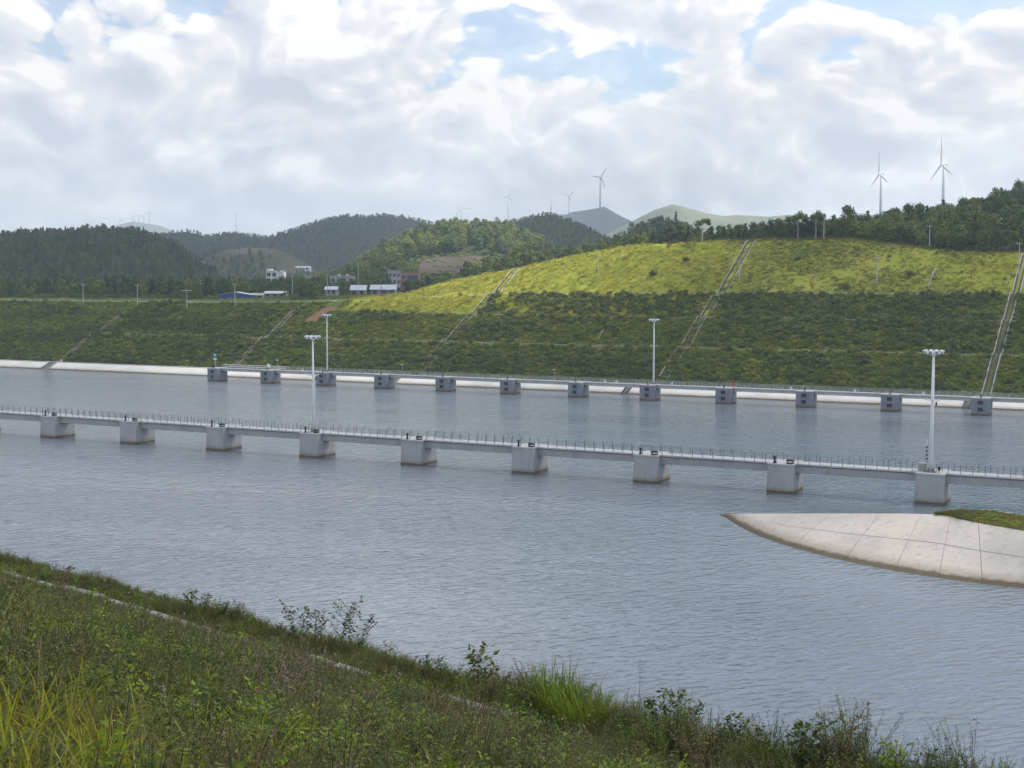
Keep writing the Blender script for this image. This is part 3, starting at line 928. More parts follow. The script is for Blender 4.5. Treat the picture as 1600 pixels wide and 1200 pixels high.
s9, n9 = px_sn(1474, 790)                       # near corner of the pier that carries the tall mast
s1, n1 = px_sn(85.5, 684.5)
PL, PW, PH = 3.7, 5.0, 3.95                     # pier length along the canal, width across, height
SPAN = (s_at(1426, 788, n9) - s_at(62, 683.5, n9)) / 8.0
print('SPAN', SPAN)
N_BR = n9 + PW / 2
S_BR = s9 - PL / 2
bridge = empty('footbridge', sn(S_BR, N_BR), CAN_ROT)
tag(bridge, 'long grey concrete footbridge on square piers crossing the canal water', 'footbridge')
# local frame of the bridge: +x along ES, +y along EN
pm = MB().box((0, 0, PH / 2 - 1.2), (PL + 0.35, PW + 0.35, PH + 2.4), taper=((PL - 0.1) / (PL + 0.35), (PW - 0.1) / (PW + 0.35)), bevel=0.05).mesh('pier', MAT['pier'])
capm = MB().box((0, 0, 0), (PL + 0.12, PW + 0.12, 0.22), bevel=0.03).mesh('pier_cap', MAT['deck'])
BW = 2.7
sb = MB()
sb.box((0, 0, -0.62), (SPAN - 2.4, BW - 0.5, 1.0), bevel=0.03)
spanm = sb.mesh('deck_beam', MAT['beam'])
slabm = MB().box((0, 0, 0), (SPAN - PL + 0.04, BW, 0.24), bevel=0.02).mesh('deck_slab', MAT['deck'])
postm = MB().box((0, 0, 0.60), (0.075, 0.075, 1.20)).box((0, 0, 0.02), (0.14, 0.14, 0.03)).mesh('post', MAT['steel'])
railm = MB()
for zz in (0.42, 0.74): railm.tube([(-SPAN / 2 + 0.1, 0, zz), (SPAN / 2 - 0.1, 0, zz)], 0.006, 4)
railm.tube([(-SPAN / 2 + 0.1, 0, 1.02), (SPAN / 2 - 0.1, 0, 1.02)], 0.010, 4)
railm = railm.mesh('rail', MAT['steel'])
K0, K1 = -11, 1                                  # pier numbers; 0 carries the tall mast
for k in range(K0, K1 + 1):
    pr = link('pier', pm, bridge, (k * SPAN, 0, 0))
    link('pier_cap', capm, pr, (0, 0, PH + 0.08))
for k in range(K0, K1):
    xm = (k + 0.5) * SPAN
    bmn = link('deck_beam', spanm, bridge, (xm, 0, PH - 0.02))
    bmn.scale.x = (SPAN - PL + 0.6) / (SPAN - 2.4)
    link('deck_slab', slabm, bridge, (xm, 0, PH + 0.09))
    for sy in (-1, 1):
        r = link('railing', railm, bridge, (xm, sy * (BW / 2 - 0.12), PH + 0.20))
        for j in range(13):
            link('post', postm, r, (-SPAN / 2 + 0.6 + j * SPAN / 13.0 + (0.35 if sy > 0 else 0), 0, 0.0))


def on_bridge(x, y, z=0.0):
    return bridge.matrix_world @ Vector((0, 0, 0)) if False else sn(S_BR + x, N_BR + y, PH + 0.19 + z)


# ------------------------------------------------------------------ berthing dolphins and walkway along the far shore
dk = empty('berthing_walkway', (0, 0, 0), CAN_ROT)
s_d0, n_d0 = px_sn(324, 595.5)
s_d11, n_d11 = px_sn(1517, 645)
N_D = 306.5
S_D = [s_at(px, py, N_D) for px, py in [(324, 595), (407, 598), (494, 601), (584, 605.5), (679, 610), (778, 614), (882.5, 618.5), (994, 623), (1112, 629), (1238, 635), (1373, 641), (1517, 647)]]
DSP = (S_D[-1] - S_D[0]) / 11.0
dk.location = sn(S_D[0], N_D)
tag(dk, 'grey walkway on twelve blue-grey berthing dolphins along the far shore', 'walkway')
DL, DW, DH = 3.9, 4.6, 3.75
dm_ = MB()
dm_.box((DL / 2, DW / 2, DH / 2 - 1.2), (DL, DW, DH + 2.4), bevel=0.08)
dm_ = dm_.mesh('dolphin', MAT['dolphin'])
topm = MB().box((DL / 2, DW / 2, 0), (DL + 0.1, DW + 0.1, 0.16), bevel=0.02).mesh('dolphin_top', MAT['deck'])
recm = MB().box((0, 0, 0), (1.15, 0.24, 0.82), bevel=0.03).mesh('recess', MAT['recess'])  # solid panel, nothing hollowed out: the recess shade is its colour
recf = MB()
for a, b_ in (((-0.66, 0), (0.12, 1.06)), ((0.66, 0), (0.12, 1.06)), ((0, 0.49), (1.2, 0.10)), ((0, -0.49), (1.2, 0.10))):
    recf.box((a[0], -0.09, a[1]), (b_[0], 0.10, b_[1]))
recf = recf.mesh('recess_frame', MAT['dolphin'])
sider = MB().box((0, 0, 0), (0.14, 0.8, 0.7), bevel=0.02).mesh('side_recess', MAT['recess'])  # dark block for the small marks high on the side
wbm = MB().box((0, 0, -0.42), (DSP - DL + 0.5, 1.7, 0.70), bevel=0.03).mesh('deck_beam', MAT['deck'])
wsm = MB().box((0, 0, 0), (DSP - DL - 0.14, 2.2, 0.2), bevel=0.02).mesh('deck_slab', MAT['deck'])
wrm = MB()
for zz in (0.5, 1.02): wrm.tube([(-DSP / 2 + 0.1, 0, zz), (DSP / 2 - 0.1, 0, zz)], 0.02, 4)
for j in range(12): wrm.box((-DSP / 2 + 0.5 + j * DSP / 12, 0, 0.5), (0.05, 0.05, 1.0))
wrm = wrm.mesh('railing', MAT['rail_white'])
for k in range(12):
    dd_ = link('dolphin', dm_, dk, (k * DSP, 0, 0))
    link('dolphin_top', topm, dd_, (0, 0, DH + 0.06))
    for zz in (2.85, 1.35):
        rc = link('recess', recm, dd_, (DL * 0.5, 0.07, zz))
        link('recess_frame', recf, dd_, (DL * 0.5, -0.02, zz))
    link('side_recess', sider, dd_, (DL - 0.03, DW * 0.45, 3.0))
for k in range(12):
    xm = k * DSP + DL + (DSP - DL) / 2
    link('deck_beam', wbm, dk, (xm, DW * 0.62, DH + 0.0))
    link('deck_slab', wsm, dk, (xm, DW * 0.62, DH + 0.03))
    for sy in (-1, 1):
        r = link('railing', wrm, dk, (xm, DW * 0.62 + sy * 0.98, DH + 0.14))
        r['kind'] = 'stuff'


def on_dolphin(k, x, y, z=0.0):
    return sn(S_D[0] + k * DSP + x, N_D + y, DH + 0.14 + z)


# gangway from the end dolphin to the quay
gw = empty('gangway', on_dolphin(0, DL, 2.6, 0.0), CAN_ROT)
tag(gw, 'railed white gangway from the end dolphin to the far quay', 'gangway')
gl = Vector((9.5, N_A + 1.0 - N_D - 2.6, -1.4))
gdir = gl.normalized(); gside = Vector((-gdir.y, gdir.x, 0)).normalized()
b = MB(); b.prism([gside * 0.8, -gside * 0.8, -gside * 0.8 - Vector((0, 0, 0.35)), gside * 0.8 - Vector((0, 0, 0.35))], gl); b.build('walk_deck', MAT['deck'], gw)
for sgn in (-1, 1):
    b = MB()
    for zz in (0.5, 1.05): b.tube([gside * 0.75 * sgn + Vector((0, 0, zz)), gside * 0.75 * sgn + gl + Vector((0, 0, zz))], 0.03, 4)
    rl = b.build('handrail', MAT['rail_white'], gw)
    pmg = MB().box((0, 0, 0.52), (0.07, 0.07, 1.05)).mesh('post', MAT['rail_white'])
    for j in range(12):
        link('post', pmg, rl, gside * 0.75 * sgn + gl * ((j + 0.5) / 12))

# quay railing on the far bank, behind the walkway
qr = empty('quay_railing', sn(-480, N_A + 0.5, Z_A + 0.1), CAN_ROT)
tag(qr, 'low grey railing along the far quay path', 'railing')
s_end = S_D[0] + 11 * DSP + 60
nseg = int((s_end - (S_D[0] + 10)) / 10)
b = MB()
for zz in (0.55, 1.05): b.tube([(0, 0, zz), (10, 0, zz)], 0.025, 4)
for j in range(8): b.box((j * 1.25 + 0.3, 0, 0.5), (0.05, 0.05, 1.05))
b.box((5, 0, 0.16), (10, 0.16, 0.4))
qm = b.mesh('rail_section', MAT['rail_white'])
for j in range(nseg):
    o = link('rail_section', qm, qr, (S_D[0] + 10 + 480 + j * 10, 0, 0)); o['kind'] = 'stuff'


# ------------------------------------------------------------------ high masts
def high_mast(loc, label, H=16.0, heads=10, rz=0.0, rb=0.30):
    t = empty('high_mast_light', loc, rz)
    tag(t, label, 'mast light', 'tall white mast lights over the canal')
    MB().tube([(0, 0, 0.1), (0, 0, H * 0.5), (0, 0, H)], [rb, rb * 0.76, rb * 0.52], 12).build('pole', MAT['white_paint'], t, True)
    fl = MB().box((0, 0, 0.07), (1.3, 1.3, 0.14), bevel=0.02)
    for a in range(4): fl.box((math.cos(a * 1.571 + 0.785) * 0.42, math.sin(a * 1.571 + 0.785) * 0.42, 0.3), (0.05, 0.3, 0.4), Euler((0, 0, a * 1.571 + 0.785)))
    fl.build('base_flange', MAT['steel'], t)
    rg_ = MB()
    N = 24
    for zz, rr in ((H - 0.20, 0.95), (H + 0.02, 0.95)):
        rg_.tube([(math.cos(2 * math.pi * k / N) * rr, math.sin(2 * math.pi * k / N) * rr, zz) for k in range(N + 1)], 0.05, 5, False)
    for k in range(6):
        a = k * math.pi / 3
        rg_.tube([(math.cos(a) * 0.12, math.sin(a) * 0.12, H - 0.1), (math.cos(a) * 0.95, math.sin(a) * 0.95, H - 0.1)], 0.035, 4)
    rg_.tube([(0, 0, H - 0.45), (0, 0, H - 0.1), (0, 0, H + 0.28)], [0.30, 0.36, 0.22], 10)
    rg_.build('lamp_ring', MAT['lamp'], t)
    hm = MB().box((0, 0, 0), (0.30, 0.46, 0.50), bevel=0.04).mesh('floodlight', MAT['lamp'])
    lm = MB().box((0, 0, 0), (0.02, 0.38, 0.40)).mesh('lens', MAT['lens'])
    for k in range(heads):
        a = 2 * math.pi * k / heads + 0.15
        h_ = link('floodlight', hm, t, (math.cos(a) * 1.17, math.sin(a) * 1.17, H + 0.06), (0, R(24), a))
        link('lens', lm, h_, (0.165, 0, 0))
    MB().tube([(0, 0, H + 0.2), (0, 0, H + 1.25)], [0.03, 0.01], 5).build('lightning_rod', MAT['steel'], t)
    # camera bracket part way up
    hb_ = H * 0.60
    br = MB().tube([(-0.75, 0, hb_), (0.75, 0, hb_)], 0.035, 5).tube([(0, 0, hb_ - 0.16), (0, 0, hb_ + 0.16)], rb * 0.86, 12).build('camera_bracket', MAT['lamp'], t)
    for sx_ in (-1, 1):
        MB().box((sx_ * 0.78, 0, hb_ + 0.13), (0.34, 0.18, 0.18), bevel=0.03).build('camera_housing', MAT['lamp'], br)
    MB().box((0.55, -0.3, hb_ - 0.4), (0.2, 0.2, 0.5), bevel=0.03).build('horn', MAT['dark_steel'], br)
    return t


high_mast(on_bridge(-0.15, -0.9), 'white mast light on the footbridge pier beside the lined embankment head', rz=CAN_ROT)
high_mast(on_bridge(-5 * SPAN - 0.05, -0.9), 'white mast light standing midway along the footbridge', rz=CAN_ROT + 0.3, rb=0.24)
high_mast(on_dolphin(2, DL * 0.42, 3.4), 'white mast light on the third dolphin from the gangway', rz=CAN_ROT, rb=0.24)
high_mast(on_dolphin(7, DL * 0.62, 3.4), 'white mast light among the dolphins below the meadow hill', rz=CAN_ROT + 0.5, rb=0.26)


# ------------------------------------------------------------------ small fittings on piers and dolphins
def bollard_proto():
    t = empty('mooring_bollard', (0, 0, 0), CAN_ROT)
    tag(t, 'black steel mooring bollard on top of a footbridge pier', 'bollard', 'bollards on the footbridge piers')
    MB().box((0, 0, 0.04), (0.55, 0.55, 0.08), bevel=0.01).build('base_plate', MAT['dark_steel'], t)
    MB().tube([(0, 0, 0.06), (0, 0, 0.45), (0, 0, 0.75), (0, 0, 0.90), (0, 0, 1.02)], [0.17, 0.14, 0.15, 0.26, 0.16], 10).build('post', MAT['dark_steel'], t, True)
    return t


def winch_proto():
    t = empty('capstan', (0, 0, 0), CAN_ROT)
    tag(t, 'low dark capstan on top of a footbridge pier', 'capstan', 'capstans on the footbridge piers')
    MB().box((0, 0, 0.10), (0.8, 0.5, 0.2), bevel=0.03).build('base', MAT['dark_steel'], t)
    MB().tube([(-0.42, 0, 0.48), (-0.3, 0, 0.48), (0.3, 0, 0.48), (0.42, 0, 0.48)], [0.24, 0.16, 0.16, 0.24], 10).build('drum', MAT['dark_steel'], t)
    b = MB()
    for sx_ in (-0.47, 0.47): b.box((sx_, 0, 0.34), (0.07, 0.34, 0.6))
    b.build('bracket', MAT['steel'], t)
    return t


bp_, wp_ = bollard_proto(), winch_proto()
ORD = ['', 'first', 'second', 'third', 'fourth', 'fifth', 'sixth', 'seventh', 'eighth', 'ninth', 'tenth', 'eleventh', 'twelfth']
first = True
for k in range(-8, 0):
    o = bp_ if first else copy_tree(bp_)
    o['label'] = 'black mooring bollard on the %s footbridge pier from the embankment-side mast' % ORD[-k]
    o.location = on_bridge(k * SPAN - 0.95, -2.0)
    o = wp_ if first else copy_tree(wp_)
    o['label'] = 'low dark capstan on the %s footbridge pier from the embankment-side mast' % ORD[-k]
    o.location = on_bridge(k * SPAN + 1.25, -1.9)
    first = False

# dark hooks on each dolphin
hk = empty('mooring_hook', on_dolphin(0, DL * 0.5, 0.7), CAN_ROT)
tag(hk, 'small black mooring hook on the dolphin with the teal signal', 'hook', 'mooring hooks on the berthing dolphins')
MB().box((0, 0, 0.06), (0.5, 0.4, 0.12)).build('base_plate', MAT['dark_steel'], hk)
MB().tube([(0, 0, 0.1), (0, 0, 0.5), (0, -0.25, 0.72), (0, -0.42, 0.55)], [0.14, 0.12, 0.10, 0.05], 7).build('horn', MAT['dark_steel'], hk)
for k in range(1, 12):
    o = copy_tree(hk); o['label'] = 'small black mooring hook on the %s dolphin from the gangway' % ORD[k + 1]; o.location = on_dolphin(k, DL * 0.5, 0.7)

# striped gauge post, cabinet and box beside the near mast
sp_o = empty('striped_post', on_bridge(-1.05, 1.0), CAN_ROT)
tag(sp_o, 'black and white striped gauge post behind the mast light on its pier', 'gauge post')
MB().tube([(0, 0, 0), (0, 0, 4.1)], [0.07, 0.05], 8).build('pole', MAT['white_paint'], sp_o)
for j in range(5):
    z0 = 0.75 + j * 0.52
    MB().prism([(-0.14, 0.085, z0), (0.14, 0.085, z0 + 0.20), (0.14, 0.085, z0 + 0.46), (-0.14, 0.085, z0 + 0.26)], (0, -0.17, 0)).build('stripe', MAT['black'], sp_o)
cb = empty('control_cabinet', on_bridge(-1.3, -0.3), CAN_ROT)
tag(cb, 'pale grey-green control cabinet with a stone-like top beside the mast light', 'cabinet')
mcab = plain('cabinet_paint', (0.36, 0.38, 0.33), 0.6)
MB().box((0, 0, 0.5), (1.1, 0.6, 1.0), bevel=0.03).build('housing', mcab, cb)
MB().box((0, 0, 1.05), (1.24, 0.72, 0.10), bevel=0.02).build('lid', MAT['deck'], cb)
MB().box((0, -0.315, 0.52), (0.8, 0.03, 0.7)).build('door', mcab, cb)
jb = empty('junction_box', on_bridge(1.0, -1.4), CAN_ROT)
tag(jb, 'small dark junction box on a short leg right of the mast base', 'junction box')
MB().box((0, 0, 0.62), (0.36, 0.26, 0.56), bevel=0.02).build('housing', MAT['dark_steel'], jb)
MB().box((0, 0, 0.18), (0.10, 0.10, 0.36)).build('leg', MAT['steel'], jb)
jb['label'] = 'small dark junction box on a short leg at the mast base'

# channel signal on the end dolphin
sg = empty('channel_signal', on_dolphin(0, 2.0, 1.4), CAN_ROT)
tag(sg, 'teal signal board on a red and white banded post at the gangway end', 'signal')
MB().tube([(0, 0, 0), (0, 0, 4.4)], 0.085, 8).build('pole', MAT['white_paint'], sg)
for j in range(3):
    MB().tube([(0, 0, 0.45 + j * 0.72), (0, 0, 0.80 + j * 0.72)], 0.10, 8).build('red_band', MAT['red'], sg)
bd = MB().box((0, -0.14, 3.75), (1.15, 0.10, 1.5), bevel=0.03).build('signal_board', MAT['teal'], sg)
MB().box((0.05, -0.205, 3.85), (0.55, 0.03, 0.45)).build('pale_mark', MAT['pale'], bd)
MB().box((0, -0.14, 2.68), (1.25, 0.10, 0.55), bevel=0.02).build('lower_board', MAT['pale'], sg)
MB().tube([(-0.2, 0, 0.0), (0, 0, 0.05), (0.2, 0, 0.0)], 0.22, 6).build('foot', MAT['white_paint'], sg)

# life buoy stand, floodlight, lamps
lb = empty('lifebuoy_stand', on_dolphin(8, DL - 0.3, 3.0), CAN_ROT)
tag(lb, 'red lifebuoy on a stand at the corner of a dolphin', 'lifebuoy')
N = 20
MB().tube([(math.cos(2 * math.pi * k / N) * 0.42, 0, 1.0 + math.sin(2 * math.pi * k / N) * 0.42) for k in range(N + 1)], 0.13, 7, False).build('ring', MAT['red'], lb)
MB().box((0, 0.16, 0.6), (0.10, 0.08, 1.2)).box((0, 0.16, 1.0), (1.0, 0.06, 1.0)).build('stand', MAT['red'], lb)
fl_ = empty('floodlight_box', on_dolphin(1, 1.6, 2.0), CAN_ROT)
tag(fl_, 'white tilted floodlight box on a short post on the second dolphin', 'floodlight')
MB().box((0, 0, 0.4), (0.12, 0.12, 0.8)).build('post', MAT['steel'], fl_)
MB().box((0, -0.05, 1.25), (1.05, 0.4, 0.9), Euler((R(-18), R(12), 0)), bevel=0.04).build('housing', MAT['white_paint'], fl_)


def path_lamp(s, n, label):
    t = empty('path_lamp', on_far(s, n, 0.1), CAN_ROT)
    tag(t, label, 'lamp', 'slim lamps on the far quay path')
    MB().tube([(0, 0, 0), (0, 0, 3.1)], [0.07, 0.05], 6).build('pole', MAT['pole'], t)
    MB().box((0, -0.2, 3.15), (0.95, 0.35, 0.14), bevel=0.03).build('lamp_head', MAT['lamp'], t)


for px, lab in ((434, 'slim path lamp on the quay behind the second dolphin'), (866, 'slim path lamp on the quay between two dolphins below the meadow'), (629, 'slim path lamp on the quay by the middle drain foot')):
    path_lamp(s_at(px, 580, N_P - 1.0), N_P - 1.0, lab)

# little white survey blocks along the quay
bmk = MB().box((0, 0, 0.35), (0.55, 0.45, 0.7), bevel=0.06).box((0, 0, 0.75), (0.3, 0.3, 0.2), bevel=0.03).mesh('marker_block', MAT['house_white'])
for j, px in enumerate((945, 963, 1050, 1236, 1336, 1443, 97, 473)):
    o = link('marker_block', bmk, None, on_far(s_at(px, 600, N_P - 0.6), N_P - 0.6, 0.08), (0, 0, CAN_ROT))
    tag(o, 'small white marker block on the far quay path', 'marker block', 'white marker blocks on the far quay')


# stairs on the apron
def apron_stair(px, py, label, mat):
    s = s_at(px, py, 323.5)
    t = empty('apron_stair', sn(s, N_W - 1.2, -0.5), CAN_ROT)
    tag(t, label, 'stairs', 'stairs down the far apron')
    for sx_ in (-0.75, 0.75):
        MB().prism([(sx_ * 1 - 0.09, 0, 0.05), (sx_ + 0.09, 0, 0.05), (sx_ + 0.09, 0, 0.42), (sx_ - 0.09, 0, 0.42)], (0, 5.6, 2.6)).build('stringer', mat, t)
    st_ = MB().box((0, 0, 0), (1.3, 0.42, 0.12)).mesh('step', MAT['drain'])
    for j in range(9):
        link('step', st_, t, (0, 0.35 + j * 0.6, 0.38 + j * 0.28))


apron_stair(619, 595, 'steel-sided stair on the far apron beside the fourth dolphin', MAT['drain'])
apron_stair(980, 611, 'dark-railed stair on the far apron below the meadow mast light', MAT['dark_steel'])
apron_stair(1512, 634, 'stair on the far apron beside the last dolphin', MAT['dark_steel'])
apron_stair(78, 571, 'stair on the far apron at the drain beyond the gangway', MAT['drain'])


# ------------------------------------------------------------------ stone drains up the cut slope
def drain(i, s0, n0, n1, label, width=2.1, wallmat=None, nvis=0.0, twin=False):
    t = empty('stepped_drain', on_far(s0, n0), 0)
    tag(t, label, 'drain', 'stepped drains on the cut slope')
    nv = np.unique(np.concatenate([np.arange(n0, n1, 1.2), [x for x in (N1, N1b, N2, N2b) if n0 < x < n1], [n1]]))
    inv = -Vector(t.location)
    nall = nv
    nv = nall[nall >= nvis]
    for sgn in (-1, 1):
        rows = []
        for (ds, dz) in ((-0.12, -0.3), (-0.12, 0.30), (0.12, 0.30), (0.12, -0.3)):
            s = s0 + sgn * width / 2 + ds
            rows.append(np.stack([ES.x * s + EN.x * nv + inv.x, ES.y * s + EN.y * nv + inv.y, F(s0, nv) + dz + inv.z], -1))
        link('side_wall', grid_mesh('side_wall', np.stack(rows), wallmat or MAT['drain'], False), t)
    nv = nall; w_ = width / 2 - 0.1
    rows = [np.stack([ES.x * (s0 + d_) + EN.x * nv + inv.x, ES.y * (s0 + d_) + EN.y * nv + inv.y, F(s0, nv) + dz_ + inv.z], -1) for d_, dz_ in ((-w_, -0.3), (-w_, 0.14), (w_, 0.14), (w_, -0.3))]
    if not twin:
        link('channel_floor', grid_mesh('channel_floor', np.stack(rows), MAT['dark_floor'], False), t)
    else:                                      # two narrow gutters with grass between them
        for a_, c_ in ((-w_, -w_ + 0.55), (w_ - 0.55, w_)):
            rr = [np.stack([ES.x * (s0 + d_) + EN.x * nv + inv.x, ES.y * (s0 + d_) + EN.y * nv + inv.y, F(s0, nv) + dz_ + inv.z], -1) for d_, dz_ in ((a_, -0.3), (a_, 0.16), (c_, 0.16), (c_, -0.3))]
            link('channel_floor', grid_mesh('channel_floor', np.stack(rr), MAT['dark_floor'], False), t)
        return
    stp = MB().box((0, 0, 0), (width - 0.3, 0.5, 0.2)).mesh('step', MAT['drain'])
    for q in np.arange(n0 + 1.5, n1 - 1, 3.1):
        link('step', stp, t, sn(s0, q, float(F(s0, q)) + 0.12) + inv, (0, 0, CAN_ROT))


drain(0, DRAINS[0], N_P + 0.5, float(ncrest(DRAINS[0])) + 2, 'stepped concrete drain climbing to the meadow crest beside the mast light', 2.6, None, 0.0, True)
drain(1, DRAINS[1], N_P + 0.5, float(ncrest(DRAINS[1])) + 2, 'stepped concrete drain climbing to the meadow where the sunlit grass begins', 2.3, None, 0.0, True)
drain(2, DRAINS[2], N_P + 0.5, 366, 'pale stepped drain that ends in bare red soil by the village', 1.6)
drain(3, DRAINS[3], N_W + 0.5, 360, 'narrow overgrown drain below the bank road', 1.5)
drain(4, DRAINS[4], N_P + 0.5, float(ncrest(DRAINS[4])) + 2, 'broken white stone drain at the last dolphin', 2.0, concrete('white_stone', (0.46, 0.44, 0.41), False, 1.0, 1.6), 0.0, True)

# thin earth tracks on the slope
for px, py, n0, n1, lab in ((945, 520, 350, 361, 'thin dry earth scar on the shrub slope below the meadow'), (1456, 430, 382, 391, 'thin pale earth scar on the brown meadow')):
    s0 = s_at(px, py, (n0 + n1) / 2)
    nv = np.arange(n0, n1 + 0.1, 1.0)
    P = np.stack([np.stack([ES.x * (s0 + d_) + EN.x * nv, ES.y * (s0 + d_) + EN.y * nv, F(s0, nv) + 0.3], -1) for d_ in (-0.3, 0.3)])
    tag(link('path', grid_mesh('path', P, MAT['house_tan'])), lab, 'path', None, 'structure')

# ------------------------------------------------------------------ lined embankment head
wl = [(1124, 804.5), (1134, 808), (1150, 819), (1175, 832), (1210, 846), (1260, 861), (1320, 876), (1385, 889), (1450, 900), (1520, 910), (1600, 919), (1700, 929), (1830, 940), (1990, 950)]
tp = [(1128, 804.2, 0.05), (1145, 803.4, 0.5), (1175, 803, 1.0), (1215, 803, 1.7), (1265, 803, 2.4), (1320, 803, 3.0), (1375, 803, 3.5), (1430, 803.5, 3.9), (1476, 806, 4.15), (1515, 815, 4.2), (1600, 830, 4.2), (1720, 850, 4.2), (1850, 870, 4.2), (2010, 892, 4.2)]
WLP = [at_z(x, y, 0.0) for x, y in wl]; TPP = [at_z(x, y, z) for x, y, z in tp]
emb = empty('lined_embankment', WLP[6])
tag(emb, 'pale concrete-lined embankment head tapering to a point in the water', 'embankment')
org = Vector(WLP[6])


def lerp_poly(P, f):
    f = min(max(f, 0), len(P) - 1); i = min(int(f), len(P) - 2); u = f - i
    p0, p1, p2, p3 = P[max(i - 1, 0)], P[i], P[i + 1], P[min(i + 2, len(P) - 1)]
    return 0.5 * ((2 * p1) + (p2 - p0) * u + (2 * p0 - 5 * p1 + 4 * p2 - p3) * u * u + (3 * p1 - p0 - 3 * p2 + p3) * u ** 3)


def emb_pt(f, v, dz=0.0):
    a, c = lerp_poly(WLP, f), lerp_poly(TPP, f)
    if v < 0: p = a + (a - c) * (-v); p.z = v * 5
    else: p = a.lerp(c, v); p.z = c.z * (v ** 0.92)
    p.z += dz
    return p - org


U_ = np.linspace(0, 13, 80)
rows = [[emb_pt(f, v, -0.06) for f in U_] for v in (-0.5, -0.2, 0, 0.25, 0.5, 0.75, 1.0)]
link('sub_base', grid_mesh('sub_base', np.array(rows), MAT['sub_base']), emb)
# back slope falling to the water behind
backs = []
for f in U_:
    c = lerp_poly(TPP, f)
    out = Vector((0.35, 1, 0)).normalized()
    w = 3 + 2.2 * c.z + max(0, min(1, (f - 7.5) / 2)) * 8
    flat = max(0, min(1, (f - 7.5) / 2)) * 9.5
    backs.append([c - org + Vector((0, 0, -0.05)), c + out * (0.05 + flat) - org + Vector((0, 0, 0.12 if flat > 1 else -0.08)), c + out * (w * 0.6 + flat) + Vector((0, 0, -c.z * 0.6)) - org, c + out * (w + flat) + Vector((0, 0, -c.z - 1.0)) - org])
link('rear_slope', grid_mesh('rear_slope', np.array(backs).transpose(1, 0, 2), MAT['panel']), emb)
cols = [0, 3.2, 4.6, 6.0, 7.2, 8.25, 9.2, 10.05, 11, 12, 13]
vr = [-0.12, 0.5, 1.0]
for i in range(len(cols) - 1):
    for j in range(2):
        g = 0.005
        f0, f1 = cols[i] + g, cols[i + 1] - g
        v0, v1 = vr[j] + (0.0035 if j else 0), vr[j + 1] - (0.0035 if j == 0 else 0)
        P = np.array([[emb_pt(f, v, 0.05) for f in np.linspace(f0, f1, 9)] for v in np.linspace(v0, v1, 6)])
        link('concrete_panel', grid_mesh('concrete_panel', P, MAT['panel']), emb)
gt = []
for f in np.linspace(7.6, 13, 40):
    c = lerp_poly(TPP, f); out = Vector((0.35, 1, 0)).normalized(); flat = max(0, min(1, (f - 7.5) / 2)) * 9.5
    gt.append([c + out * (flat * v) - org + Vector((0, 0, 0.10 + 0.22 * math.sin(math.pi * v) * min(1, flat / 5))) for v in np.linspace(0, 1, 9)])
gtm = link('grass_top', grid_mesh('grass_top', np.array(gt), MAT['island_grass']), emb)
GRASS_TOP = (org, lambda f, v: (lerp_poly(TPP, f) + Vector((0.35, 1, 0)).normalized() * (max(0, min(1, (f - 7.5) / 2)) * 9.5 * v)))

# gutter kerb slabs at the foot of the near slope
gk = empty('gutter_kerb', tq(0, Q_G), math.atan2(GT.y, GT.x))
tag(gk, 'broken pale concrete gutter kerb running through the weeds of the near bank', 'kerb')
MBK = [MB().box((0, 0, 0), (1.86, 0.24, 0.16), bevel=0.025).mesh('kerb_slab', MAT['gutter']) for _ in range(1)][0]
for j in range(-16, 26):
    t_ = j * 2.0 + 1
    if (j < 12 and j not in (8, 10)) or j == 18: continue
    p = tq(t_, Q_G + 0.25, 0.24 + rnd.uniform(-0.06, 0.05)) - Vector(gk.location)
    p = Matrix.Rotation(-gk.rotation_euler.z, 3, 'Z') @ p
    link('kerb_slab', MBK, gk, p, (rnd.uniform(-0.06, 0.06), rnd.uniform(-0.03, 0.03), rnd.uniform(-0.02, 0.02)))

